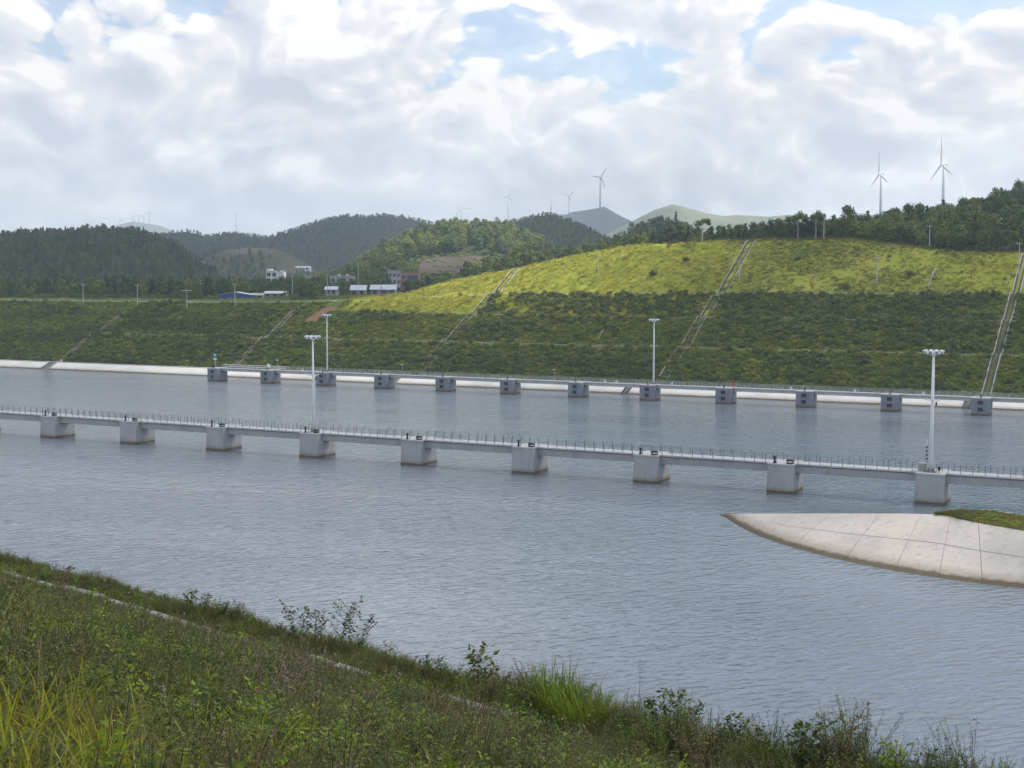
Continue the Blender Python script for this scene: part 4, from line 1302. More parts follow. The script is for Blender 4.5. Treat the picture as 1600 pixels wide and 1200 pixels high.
# ------------------------------------------------------------------ village
def house(px0, px1, pyb, D, storeys, depth, label, wall, roof, kind='flat', wins=2, name='house', hgt=3.1, roofh=1.4, rot=0.0, wscale=1.0, zb=None):
    a, c = at_y(px0, pyb, D), at_y(px1, pyb, D)
    w = c.x - a.x; zb = a.z if zb is None else zb
    t = empty(name, ((a.x + c.x) / 2, D + depth / 2, zb), rot)
    tag(t, label, 'house' if name != 'shed' else 'shed')
    H = storeys * hgt
    MB().box((0, 0, H / 2 - 0.6), (w, depth, H + 1.2)).build('wall', wall, t)
    if kind == 'flat':
        r = MB().box((0, 0, H + 0.12), (w + 0.3, depth + 0.3, 0.24)).build('roof', MAT['house_grey'] if wall is not MAT['house_white'] else MAT['house_white'], t)
        MB().box((0, -depth / 2 - 0.05, H + 0.6), (w + 0.2, 0.2, 0.8)).build('parapet', wall, r)
    elif kind == 'gable':                      # ridge runs left-right, pale sheet towards the viewer
        for sgn in (-1, 1):
            MB().prism([(-w / 2 - 0.4, sgn * (depth / 2 + 0.7), H - 0.15), (w / 2 + 0.4, sgn * (depth / 2 + 0.7), H - 0.15), (w / 2 + 0.4, 0, H + roofh), (-w / 2 - 0.4, 0, H + roofh)], (0, 0, 0.14)).build('roof', roof, t)
        MB().prism([(-w / 2, -depth / 2, H), (-w / 2, depth / 2, H), (-w / 2, 0, H + roofh - 0.1)], (w, 0, 0)).build('gable_wall', wall, t)
    elif kind == 'gable_front':
        for sgn in (-1, 1):
            MB().prism([(sgn * (w / 2 + 0.6), -depth / 2 - 0.6, H - 0.15), (sgn * (w / 2 + 0.6), depth / 2 + 0.6, H - 0.15), (0, depth / 2 + 0.6, H + roofh), (0, -depth / 2 - 0.6, H + roofh)], (0, 0, 0.14)).build('roof', roof, t)
        MB().prism([(-w / 2, -depth / 2, H), (w / 2, -depth / 2, H), (0, -depth / 2, H + roofh - 0.1)], (0, depth, 0)).build('gable_wall', wall, t)
    for st_ in range(storeys):
        for k in range(wins):
            x = -w / 2 + w * (k + 0.5) / max(wins, 1); z = st_ * hgt + hgt * 0.58
            ww, wh = min(1.5, w / wins * 0.5) * wscale, 1.5 * wscale
            fr = MB().box((x, -depth / 2 - 0.02, z), (ww + 0.24, 0.10, wh + 0.24)).build('window', MAT['house_grey'], t)
            MB().box((x, -depth / 2 - 0.06, z), (ww, 0.08, wh)).build('pane', MAT['window'], fr)
    return t


wh_ = house(416, 433, 453, 700, 3, 8, 'tall white house with two big dark windows above the trees', MAT['house_white'], None, 'flat', 2, wscale=1.25)
MB().box((4.4, 0.6, 7.6), (3.6, 6.5, 4.0)).build('side_wing', MAT['house_white'], wh_)
MB().box((5.4, -2.7, 9.8), (2.4, 0.2, 1.2)).build('balcony', MAT['house_white'], wh_)
MB().box((-1.5, 0, 10.2), (2.6, 3.0, 1.6)).build('roof_room', MAT['house_white'], wh_)
sh = house(343, 390, 470.5, 496, 1, 9, 'blue sheet-metal shed with a pale shallow gable roof by the road', MAT['blue'], MAT['tin'], 'gable_front', 0, 'shed', 2.4, 0.9)
MB().box((1.2, -4.52, 1.1), (2.2, 0.06, 2.1)).build('door', MAT['window'], sh)
house(392, 410, 470, 520, 1, 7, 'low tan shed with a grey sheet roof beside the blue shed', MAT['house_tan'], MAT['tin_rust'], 'gable', 2, 'shed', 2.2, 0.7)
house(413, 446, 468, 540, 1, 8, 'long low shed with a pale roof beyond the road trees', MAT['house_grey'], MAT['tin'], 'gable', 3, 'shed', 2.5, 0.8)
house(508, 526, 462, 545, 1, 7, 'small grey cottage with a pale roof left of the dark round tree', MAT['house_grey'], MAT['tin'], 'gable', 2, 'house', 2.5, 1.2)['label'] = 'small grey cottage with a pale roof beside the dark round tree'
house(548, 571, 463, 552, 1, 8, 'cottage with a white sheet roof and ochre end wall', MAT['house_tan'], MAT['tin'], 'gable', 2, 'house', 2.6, 1.9)
house(579, 593, 462, 556, 1, 8, 'narrow cottage with a pale roof between two wider roofs', MAT['house_tan'], MAT['tin'], 'gable', 1, 'house', 2.6, 1.8)
house(594, 618, 462, 560, 1, 8, 'wide cottage with a pale roof next to the hedge', MAT['house_tan'], MAT['tin'], 'gable', 2, 'house', 2.6, 1.9)
gr_ = house(516, 552, 454, 640, 2, 9, 'unfinished grey two-storey building with white rooftop tanks', MAT['house_grey'], None, 'flat', 4)
for dx in (-1.8, 2.2):
    MB().tube([(dx, 0, 6.4), (dx, 0, 7.6), (dx, 0, 7.9)], [0.5, 0.5, 0.15], 8).build('water_tank', MAT['house_white'], gr_)
rd_ = house(626, 655, 450, 600, 2, 8, 'red-brick village house with a dark open upper floor', MAT['house_brick'], None, 'flat', 3)
MB().box((1.2, -4.3, 4.6), (4.2, 0.4, 2.2)).build('open_bay_shade', MAT['window'], rd_)  # solid dark slab carrying the shade of the open floor
MB().box((0, -4.9, 3.1), (8.6, 1.4, 0.2)).build('balcony', MAT['house_brick'], rd_)
house(607, 626, 446, 640, 2, 8, 'pale grey house with columns behind the red-brick house', MAT['house_grey'], None, 'flat', 3)
house(290, 325, 470, 590, 1, 5, 'long open shelter with a thin white roof near the bank road', MAT['house_grey'], MAT['house_white'], 'gable', 0, 'shed', 0.7, 0.3, zb=27.9)
hx_ = at_y(469, 405, 1215).x
gh = house(455, 484, 405, 1215, 1, 8, 'white roadside hut on the quarried mound', MAT['house_white'], MAT['house_white'], 'gable', 3, 'house', 2.4, 0.8, zb=float(HILLS['C'][0](hx_, 1215)) - 0.3)


# ------------------------------------------------------------------ poles
def utility_pole(p, h, label, arm=True, name='utility_pole', group='utility poles'):
    t = empty(name, p, 0)
    tag(t, label, 'pole', group)
    MB().tube([(0, 0, -0.5), (0, 0, h)], [0.19, 0.11], 7).build('pole', MAT['pole'], t)
    if arm:
        MB().box((0, 0, h - 0.5), (1.7, 0.1, 0.12)).build('crossarm', MAT['pole'], t)
        ins = MB().tube([(0, 0, 0), (0, 0, 0.26)], 0.06, 5).mesh('insulator', MAT['house_white'])
        for dx in (-0.75, 0.75): link('insulator', ins, t, (dx, 0, h - 0.44))
    return t


def far_xy(px, py, n):
    s = s_at(px, py, n); return on_far(s, n)


for px, h, lab in ((130, 8.5, 'grey utility pole on the bank road below the pine hill, farthest from the sheds'), (215, 8.2, 'grey utility pole on the bank road between the pine hill pole and the road lamp'), (367, 8.5, 'grey utility pole in front of the blue shed')):
    utility_pole(far_xy(px, 470, 366), h, lab, group='poles along the bank road')
tp_ = utility_pole(far_xy(292, 470, 364), 7.2, 'road lamp pole with a long white double arm by the open shelter', False, 'road_lamp', 'poles along the bank road')
MB().box((0, -0.1, 7.2), (3.6, 0.22, 0.14), bevel=0.03).build('lamp_arm', MAT['lamp'], tp_)
for px, py, n, h, lab in ((935, 450, 388, 7.0, 'utility pole in the sunlit meadow'), (1155, 448, 384, 7.0, 'utility pole beside the stepped drain on the meadow'), (1370, 452, 384, 8.0, 'utility pole at the edge of the brown meadow'),
                          (1287, 378, 409, 8.0, 'tall utility pole at the crest among the trees'), (1452, 391, 406, 7.0, 'utility pole before the wooded hill'), (1591, 452, 388, 9.0, 'utility pole by the white stone drain'), (1097, 378, 409, 7.5, 'utility pole under the lone umbrella tree')):
    utility_pole(far_xy(px, py, n), h, lab, group='poles on the cut slope')
for px, D, zb, h, lab in ((457, 520, 22.5, 9.5, 'utility pole among the village trees'), (512, 530, 22.7, 10, 'utility pole beside the small grey cottage'), (560, 575, 24, 14, 'tall lattice-armed pole behind the white-roofed cottage')):
    p = at_y(px, 460, D); p.z = zb
    utility_pole(p, h, lab, group='poles in the village')


# ------------------------------------------------------------------ wind turbines
def blade_mesh(L):
    b = MB(); pts = []
    secs = [(0, 0.032, 0.032), (0.06, 0.042, 0.03), (0.2, 0.078, 0.020), (0.6, 0.050, 0.010), (1.0, 0.012, 0.004)]
    rings = []
    for f, ch, th in secs:
        w_ = 1.0 if L > 40 else 1.7
        ch *= L * w_; th *= L * w_
        rings.append([b.bm.verts.new(v) for v in ((-ch * 0.35, -th, f * L), (ch * 0.65, 0, f * L), (-ch * 0.35, th, f * L), (-ch * 0.55, 0, f * L))])
    for r0, r1 in zip(rings, rings[1:]):
        for k in range(4): b.bm.faces.new((r0[k], r0[(k + 1) % 4], r1[(k + 1) % 4], r1[k]))
    b.bm.faces.new(rings[0][::-1]); b.bm.faces.new(rings[-1])
    return b.mesh('blade', MAT['turbine'])


def turbine(px, py, D, Lpx, yaw, phase, label, hill, tower=None):
    hub = at_y(px, py, D)
    L = Lpx * D / FPX
    zb = float(HILLS[hill][0](hub.x, D)) - 2.0
    zb = min(zb, hub.z - L * 1.3)
    zg = float(HILLS[hill][0](hub.x, D)) - 2.0
    H = hub.z - zg
    t = empty('wind_turbine', (hub.x, D, zg), yaw)
    tag(t, label, 'wind turbine', 'wind turbines on the far ridges')
    MB().tube([(0, 0, 0), (0, 0, H * 0.6), (0, 0, H)], [max(L * 0.062, 2.6), max(L * 0.05, 2.2), max(L * 0.036, 1.8)], 12).build('tower', MAT['turbine'], t, True)
    nc_o = MB().box((0, L * 0.03, H + L * 0.01), (L * 0.06, L * 0.20, L * 0.065), bevel=L * 0.012).build('nacelle', MAT['turbine'], t)
    MB().tube([(0, -L * 0.07, H), (0, -L * 0.11, H), (0, -L * 0.14, H)], [L * 0.036, L * 0.032, L * 0.008], 10).build('hub', MAT['turbine'], t)
    bm_ = blade_mesh(L)
    for k in range(3):
        link('blade', bm_, t, (0, -L * 0.10, H), (0, R(phase + 120 * k), 0))
    return t


turbine(1475, 257, 2700, 44, R(-81), -2, 'largest wind turbine above the wooded hill', 'I')
turbine(1377, 272, 2700, 36, R(-79), -3, 'wind turbine rising behind the crest trees beside the wooded hill', 'I')
turbine(938, 277, 3500, 19, R(30), 33, 'wind turbine on top of the blue double mountain', 'F')
turbine(889, 306, 5000, 13, R(15), 50, 'small wind turbine between the blue mountain and the conical hill', 'M')
turbine(861, 315, 5000, 18, R(60), 2, 'thin wind turbine right above the conical hill peak', 'M')['label'] = 'thin wind turbine directly above the conical hill peak'
turbine(794, 307, 5000, 12, R(20), 20, 'lone small wind turbine over the light green woods', 'M')
turbine(721, 325, 5000, 17, R(25), -28, 'wind turbine of a close pair, its blade leaning over', 'M')
turbine(714, 325, 5000, 16, R(62), 0, 'wind turbine of a close pair, seen edge on', 'M')
turbine(369, 334, 5200, 9, R(10), 48, 'tiny lone wind turbine over the mountain saddle', 'J')
turbine(233, 331, 5200, 11, R(35), 5, 'tiny wind turbine in the far group, with level arm', 'J')
turbine(224, 338, 5200, 9, R(12), 28, 'tiny wind turbine in the far group beside the level-armed one', 'J')
turbine(217, 339, 5200, 8, R(30), 65, 'tiny short wind turbine at the middle of the far group', 'J')
turbine(207, 341, 5200, 9, R(40), 10, 'tiny wind turbine at the crest of the far blue peak', 'J')
turbine(187, 341, 5200, 11, R(50), 0, 'tiny wind turbine standing apart at the edge of the far group', 'J')
# ------------------------------------------------------------------ vegetation on the far slope
def world_of(s, n, z):
    return np.stack([ES.x * s + EN.x * n, ES.y * s + EN.y * n, z], -1)


def jitter_grid(s0, s1, n0, n1, step):
    a, b_ = np.meshgrid(np.arange(s0, s1, step), np.arange(n0, n1, step))
    a = a.ravel() + RNG.uniform(-0.5, 0.5, a.size) * step; b_ = b_.ravel() + RNG.uniform(-0.5, 0.5, b_.size) * step
    return a, b_


shrubs_d = protos([('shrub_dark_%d' % k, shrub_proto('shrub_dark', 100 + k, MAT['lf_dark'], 1.25, 1.25, 8, 30, 0.17)) for k in range(5)], 'shrub_protos')
shrubs_m = protos([('shrub_mid_%d' % k, shrub_proto('shrub_mid', 120 + k, MAT['lf_mid'], 1.1, 0.85, 7, 26, 0.16)) for k in range(4)], 'shrub_mid_protos')
tufts_b = protos([('brown_tuft_%d' % k, strip_plant('brown_tuft', 150 + k, [MAT['lf_brown_shade']], 34, 0.7, 0.05, 0.7, 0.75, 2)) for k in range(3)], 'brown_tuft_protos')
tufts_o = protos([('olive_tuft_%d' % k, strip_plant('olive_tuft', 160 + k, [MAT['lf_olive']], 40, 0.8, 0.055, 0.8, 0.85, 2)) for k in range(3)], 'olive_tuft_protos')
tufts_y = protos([('tuft_%d' % k, strip_plant('tuft', 140 + k, [MAT['lf_yellow']], 34, 0.75, 0.05, 0.7, 0.75, 2)) for k in range(4)], 'tuft_protos')

s_, n_ = jitter_grid(-560, 25, N_P + 0.6, 379, 0.97)
okp = (n_ < npath(s_) - 0.4)
for ds_, w_ in zip(DRAINS, (1.5, 1.3, 1.05, 0.85, 1.35)):
    okp &= ~((np.abs(s_ - ds_) > (0.35 if ds_ in DRAINS[:2] else -1)) & (np.abs(s_ - ds_) < np.where((ds_ in DRAINS[:2]) & (n_ < N2), 1.15, w_)))
okp &= ~((n_ > N1 - 0.3) & (n_ < N1b - 0.9)) & ~((n_ > N2 - 0.3) & (n_ < N2b - 0.9) & (s_ > -256))
okp &= ~((np.abs(s_ - sr - (n_ - 362) * 0.2) < 3.0) & (n_ > 356.5))
s_, n_ = s_[okp], n_[okp]
mead = (n_ > N2b) & (s_ > -256) & (s_ < -130 + (fbm(s_ / 9, n_ / 6, 21, 3) - 0.45) * 14)
patchy = fbm(s_ / 24, n_ / 8, 61, 3) * 1.25 - 0.11
lowband = n_ < N1                                # the lowest terrace is the densest and darkest
left = s_ < -262
p_dark = np.where(lowband, np.clip(0.5 + (patchy - 0.45) * 3.5, 0.2, 0.92), np.clip((patchy - 0.40) * 5.0, 0.05, 0.9))
p_dark = np.where((n_ > N1b) & (s_ > -125), np.maximum(p_dark, np.where(n_ > N2b, 0.35, 0.45)), p_dark)
p_dark = np.where(left & (n_ > N1b), np.clip((patchy - 0.45) * 5.5, 0.05, 0.85), p_dark)
dark = (RNG.random(len(s_)) < p_dark) & ~mead
mixed = mead & (s_ > DRAINS[1]) & (s_ < DRAINS[0])
dark |= mead & (RNG.random(len(s_)) < np.clip((patchy - 0.53) * 3.5, 0.0, 0.55))
dark |= mixed & (RNG.random(len(s_)) < np.clip(0.62 - (patchy - 0.45) * 3 - (npath(s_) - n_ < 4) * -0.2 - (n_ < N2b + 3) * 0.3, 0.1, 0.85))
keepd = RNG.random(len(s_)) < np.where(lowband, 0.72, 0.72)
d_ = dark & keepd
scat('shrubbery', shrubs_d, world_of(s_[d_], n_[d_], F(s_[d_], n_[d_]) - 0.12), 'dark green shrubs covering the terraced cut slope', 'shrubs', 0.62, 1.18, (0.8, 1.25), 0.15)
m_ = ~dark & ~mead & keepd
scat('shrubbery', shrubs_m, world_of(s_[m_], n_[m_], F(s_[m_], n_[m_]) - 0.1), 'olive green low shrubs between the dark ones on the cut slope', 'shrubs', 0.5, 1.0, (0.7, 1.1), 0.15)

o_ = ~dark & ~mead & ~keepd
scat('grass', tufts_o, world_of(s_[o_], n_[o_], F(s_[o_], n_[o_]) - 0.05), 'olive rough grass between the shrubs of the cut slope', 'grass', 0.8, 1.4, (0.6, 1.1), 0.2)
m2 = (RNG.random(len(s_)) < 0.3) & ~mead
scat('grass', tufts_o, world_of(s_[m2], n_[m2] + 0.4, F(s_[m2], n_[m2] + 0.4) - 0.05), 'rough grass filling the gaps of the shrub slope', 'grass', 0.8, 1.4, (0.6, 1.1), 0.2)

# meadow grass on the top terraces
s_, n_ = jitter_grid(-258, 25, N2b, 416, 0.95)
jit2 = (fbm(s_ / 9, n_ / 6, 21, 3) - 0.45) * 14
mead = ((n_ > N2b + 0.4) & (n_ < npath(s_) - 0.2) & (s_ < -130 + jit2)) | ((n_ > npath(s_) + 3.0) & (n_ < ncrest(s_) + 5))
for ds_, w_ in zip(DRAINS, (1.7, 1.4, 1.2, 1.0, 1.4)):
    mead &= (np.abs(s_ - ds_) > w_) | ((ds_ in DRAINS[:2]) & (np.abs(s_ - ds_) < 0.5))
s_, n_ = s_[mead], n_[mead]
brown = fbm(s_ / 26, n_ / 12, 77, 4) + np.interp(s_, [-130, -95, -40], [0, 0.12, 0.06])
sel = RNG.random(len(s_)) < np.clip(1.1 - (brown - 0.45) * 2.2, 0.3, 0.95)
bw = np.interp(s_ + (fbm(s_ / 16, n_ / 10, 23, 3) - 0.45) * 60, [-150, -112, -82, -58], [0.10, 0.95, 0.95, 0.25])  # share of shade-toned brown tufts along the terrace
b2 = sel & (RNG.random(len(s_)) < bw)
scat('grass', tufts_b, world_of(s_[b2], n_[b2], F(s_[b2], n_[b2]) - 0.05), 'brownish grass with cloud shade in its tone on the upper terrace of the cut slope', 'grass', 0.7, 1.25, (0.6, 1.2), 0.2)
sel &= ~b2
scat('grass', tufts_y, world_of(s_[sel], n_[sel], F(s_[sel], n_[sel]) - 0.05), 'yellow-green meadow grass on the upper terraces of the cut slope', 'grass', 0.7, 1.25, (0.6, 1.2), 0.2)
s2, n2 = s_[::7], n_[::7]
pb = fbm(s2 / 12, n2 / 7, 83, 4) + np.interp(n2 - ncrest(s2), [-6, 2], [0, 0.08]) + np.interp(s2, [-130, -90], [0, 0.06])
q_ = RNG.random(len(s2)) < np.clip((pb - 0.47) * 4.5, 0.06, 0.8)
scat('shrubbery', shrubs_m, world_of(s2[q_], n2[q_], F(s2[q_], n2[q_]) - 0.1), 'scattered low bushes in the meadow grass', 'shrubs', 0.45, 0.95, (0.6, 1.0), 0.15)

# lone bushes that stand out in the meadow
for px, py, n, r_, lab in ((1320, 448, 381, 1.9, 'dark round bush at the foot of the brown meadow'), (1421, 436, 388, 1.5, 'dark flat bush in the brown meadow'), (1245, 418, 396, 1.3, 'small bushy green clump high in the meadow'), (1020, 438, 388, 1.5, 'dark bush in the sunlit meadow'), (1072, 420, 396, 1.2, 'small dark bush near the stepped drain on the meadow')):
    p = far_xy(px, py, n)
    t = empty('bush', p); tag(t, lab, 'bush', 'lone bushes in the meadow')
    link('foliage', shrub_proto('bush', int(px), MAT['lf_dark'], r_, r_ * 0.95, 12, 60, 0.17), t)
    MB().tube([(0, 0, -0.2), (0.05, 0, r_ * 0.5)], [0.08, 0.03], 5).build('stem', MAT['bark'], t)

# ------------------------------------------------------------------ woods
def tree_set(kind, mat, seeds, h, r, per, leaf, clumps, bark='bark'):
    out = []
    for k in seeds:
        cm_, cs_ = crown_mesh('crown', k, mat, h, r, kind, per, leaf, clumps)
        out.append((cm_, trunk_mesh('trunk', h, cs_, MAT[bark], h * 0.022 + 0.04)))
    return out


T_PINE = tree_set('pine', MAT['lf_pine'], (1, 2, 3), 8.0, 1.9, 34, 0.30, 13)
T_ROUND = tree_set('round', MAT['lf_tree'], (11, 12, 13, 14), 7.5, 3.0, 44, 0.30, 15)
T_LIGHT = tree_set('round', MAT['lf_tree_y'], (21, 22, 23), 7.0, 2.9, 44, 0.30, 15)
T_UMB = tree_set('umbrella', MAT['lf_tree'], (31, 32), 9.0, 3.0, 60, 0.26, 13, 'pale_bark')


def coll_of(sets, nm):
    return protos([('%s_%d' % (nm, k), joined_tree(nm, c, t)) for k, (c, t) in enumerate(sets)], nm + '_protos')


C_PINE, C_ROUND, C_LIGHT = coll_of(T_PINE, 'pine'), coll_of(T_ROUND, 'broadleaf'), coll_of(T_LIGHT, 'light_broadleaf')
C_MIX = coll_of(T_ROUND + T_LIGHT[:1] + T_PINE[:1], 'mixed')


HOUSES = []
for o in bpy.data.objects:
    if o.parent is None and o.name.split('.')[0] in ('house', 'shed'):
        w_ = [c for c in o.children if c.name.startswith('wall')][0].dimensions.x
        if o.location.y < 1000 and 'shelter' not in o['label']: HOUSES.append((o.location.x, o.location.y, w_))


def hill_woods(key, coll, step, smin, smax, label, ymax=0.12, ymin=0.96, thin=None, zmin=None):
    hf, x0, x1, D, fr, bk = HILLS[key]
    xs, ys = jitter_grid(x0, x1, D - fr * ymin, D + bk * ymax, step)
    if thin is not None:
        k = RNG.random(len(xs)) < thin(xs, ys); xs, ys = xs[k], ys[k]
    z = hf(xs, ys)
    k = z > (zmin if zmin is not None else 17)
    k &= np.abs(xs) < ys * 0.52
    k &= ~((xs / ys > -0.078) & (xs / ys < -0.004) & (ys < 746) & (ys > 560))
    for hx, hy, hw in HOUSES:
        k &= ~((np.abs(xs / ys - hx / hy) * ys < hw / 2 + 3.5) & (ys < hy + 9) & (ys > hy - 26))
    scat('forest', coll, np.stack([xs[k], ys[k], z[k] - 0.3], 1), label, 'forest', smin, smax, (0.8, 1.25), 0.05)


hill_woods('A', C_PINE, 8.5, 0.5, 0.85, 'dark pine forest covering the low hill behind the bank road', thin=lambda x, y: np.clip(1.6 * fbm(x / 40, y / 40, 5, 3) - 0.1 + (y - 650) / 500, 0.25, 1))
hill_woods('A', C_ROUND, 5.2, 0.45, 0.85, 'broadleaf trees between the pines of the low hill', thin=lambda x, y: np.clip(1.0 - (y - 700) / 900, 0.5, 0.95))
hill_woods('B', C_ROUND, 9.0, 0.32, 0.62, 'distant pine forest on the blue-green mountain', ymax=0.05, ymin=0.75)
hill_woods('D', C_LIGHT, 5.6, 0.75, 1.3, 'light green broadleaf forest above the village', thin=lambda x, y: np.clip(1.3 * fbm(x / 40, y / 40, 15, 3) + 0.1, 0.1, 0.95))
hill_woods('D', C_ROUND, 7.5, 0.75, 1.25, 'darker broadleaf trees mixed into the light green forest')
hill_woods('E', C_ROUND, 5.0, 0.25, 0.42, 'even low forest on the conical hill', ymin=0.9)
hill_woods('H', C_MIX, 5.0, 0.7, 1.1, 'dark forest on the small knoll behind the crest', ymin=0.95)
hill_woods('C', C_ROUND, 6, 0.5, 0.9, 'sparse trees around the quarried mound', thin=lambda x, y: np.where(y < 1250 - 60, 0.95, 0.7 * (fbm(x / 30, y / 30, 9, 3) > 0.5)), zmin=14)

# woods between the bank road and the hills, leaving the village clear
s_, n_ = jitter_grid(-560, -232, 377, 640, 5.0)
x_, y_ = ES.x * s_ + EN.x * n_, ES.y * s_ + EN.y * n_
k = n_ > npath(s_) + 8
k &= ~((np.abs(s_ + 250) < 20) & (n_ < 400))
for hx, hy, hw in HOUSES:
    pxl = hx / hy
    k &= ~((np.abs(x_ / y_ - pxl) * y_ < hw / 2 + 3.2) & (y_ < hy + 9) & (y_ > (hy - 30 if hy > 570 else 0)))
k &= ~((x_ / y_ > -0.078) & (x_ / y_ < -0.004) & (y_ > 540))
k &= RNG.random(len(s_)) < np.where(n_ < 420, 0.45, 0.8)
z_ = F(s_, n_)
z_ = np.where(n_ > 560, np.maximum(z_, 16), z_)
scat('forest', C_MIX, np.stack([x_, y_, z_ - 0.3], 1)[k], 'mixed trees on the flat land around the village', 'forest', 0.55, 1.05, (0.8, 1.2), 0.05)
# scrub and bushes at the road edge and on the village flat
s_, n_ = jitter_grid(-480, -235, 368, 420, 2.6)
x_, y_ = ES.x * s_ + EN.x * n_, ES.y * s_ + EN.y * n_
k = (n_ > npath(s_) + 6) & (RNG.random(len(s_)) < 0.55)
for hx, hy, hw in HOUSES:
    k &= ~((np.abs(x_ / y_ - hx / hy) * y_ < hw / 2 + 1) & (y_ < hy + 6))
scat('shrubbery', shrubs_d, world_of(s_, n_, F(s_, n_) - 0.1)[k], 'bushes along the far side of the bank road', 'shrubs', 0.6, 1.3)

s_, n_ = jitter_grid(-480, -232, 366, 520, 1.9)
k = (n_ > npath(s_) + 4.5) & (RNG.random(len(s_)) < 0.6)
scat('shrubbery', shrubs_m, world_of(s_, n_, F(s_, n_) - 0.12)[k], 'low scrub and rough grass on the village flat', 'shrubs', 0.3, 0.62)
# plateau and wooded hill behind the crest
s_, n_ = jitter_grid(-232, -112, 396, 520, 4.4)
k = (n_ > ncrest(s_) + 12) & (RNG.random(len(s_)) < 0.8)
scat('forest', C_MIX, world_of(s_, n_, F(s_, n_) - 0.3)[k], 'trees standing deep behind the meadow crest', 'forest', 0.62, 0.98, (0.8, 1.15), 0.05)
s_, n_ = jitter_grid(-118, 70, 396, 570, 4.3)
k = (n_ > ncrest(s_) + 7) & (RNG.random(len(s_)) < 0.9)
clear_ = s_at(1455, 352, 450)
k &= ~((np.abs(s_ - clear_) < 7) & (np.abs(n_ - 446) < 9))
right_dark = RNG.random(len(s_)) < np.interp(s_, [-90, -60], [0.25, 0.95])
scat('forest', C_LIGHT, world_of(s_, n_, F(s_, n_) - 0.3)[k & ~right_dark], 'light green trees on the lower end of the wooded hill', 'forest', 0.6, 1.1, (0.85, 1.2), 0.05)
scat('forest', C_MIX, world_of(s_, n_, F(s_, n_) - 0.3)[k & right_dark], 'dense dark forest on the wooded hill at the crest', 'forest', 0.65, 1.2, (0.85, 1.2), 0.05)
bare = np.stack([world_of(clear_ + np.linspace(-8, 8, 9), np.full(9, n0_), F(clear_ + np.linspace(-8, 8, 9), n0_) + 0.5 + j * 0.0) for j, n0_ in enumerate(np.linspace(437, 455, 7))])
tag(link('hillside', grid_mesh('bare_soil', bare, MAT['red_soil'])), 'patch of bare red soil in the wooded hill', 'bare soil', None, 'structure')
s_, n_ = jitter_grid(-235, 30, 392, 425, 2.0)
k = (n_ > ncrest(s_) + 3.5) & (n_ < ncrest(s_) + 12) & (RNG.random(len(s_)) < 0.6)
scat('shrubbery', shrubs_d, world_of(s_, n_, F(s_, n_) - 0.1)[k], 'bushes fringing the meadow crest', 'shrubs', 0.6, 1.25)
# bare dark field above the village
pf = [at_y(x, y, D) for x, y, D in ((640, 424, 640), (700, 412, 650), (770, 398, 680), (790, 388, 720), (700, 396, 720), (640, 408, 700))]
fldx = np.linspace(-50, -14, 20)
fh = HILLS['D'][0]
fy = np.linspace(700, 738, 12)
FX, FY = np.meshgrid(fldx, fy)
tag(link('field', grid_mesh('field', np.stack([FX, FY, fh(FX, FY) + 0.9], -1), MAT['plough'])), 'bare dark terraced field above the village', 'field', None, 'structure')


fx_, fy_ = jitter_grid(-56, -6, 684, 748, 3.2)
kf = RNG.random(len(fx_)) < np.where((fx_ > -50) & (fx_ < -14) & (fy_ > 700) & (fy_ < 738), 0.28 + 0.5 * (np.sin(fy_ / 2.1) > 0.75), 0.9)
scat('shrubbery', shrubs_m, np.stack([fx_, fy_, fh(fx_, fy_) + 0.6], 1)[kf], 'bushes in rows on the bare terraced field', 'shrubs', 0.7, 1.5)


# ------------------------------------------------------------------ single trees one can tell apart
def single_tree(p, h, kind, k, label, group, rz):
    st_ = {'pine': T_PINE, 'round': T_ROUND, 'light': T_LIGHT, 'umbrella': T_UMB}[kind]
    base_h = {'pine': 8.0, 'round': 7.5, 'light': 7.0, 'umbrella': 9.0}[kind]
    c, tr = st_[k % len(st_)]
    t = empty('tree', p, rz); f = h / base_h
    t.scale = (f, f, f)
    tag(t, label, 'tree', group)
    link('trunk', tr, t); link('crown', c, t)
    return t


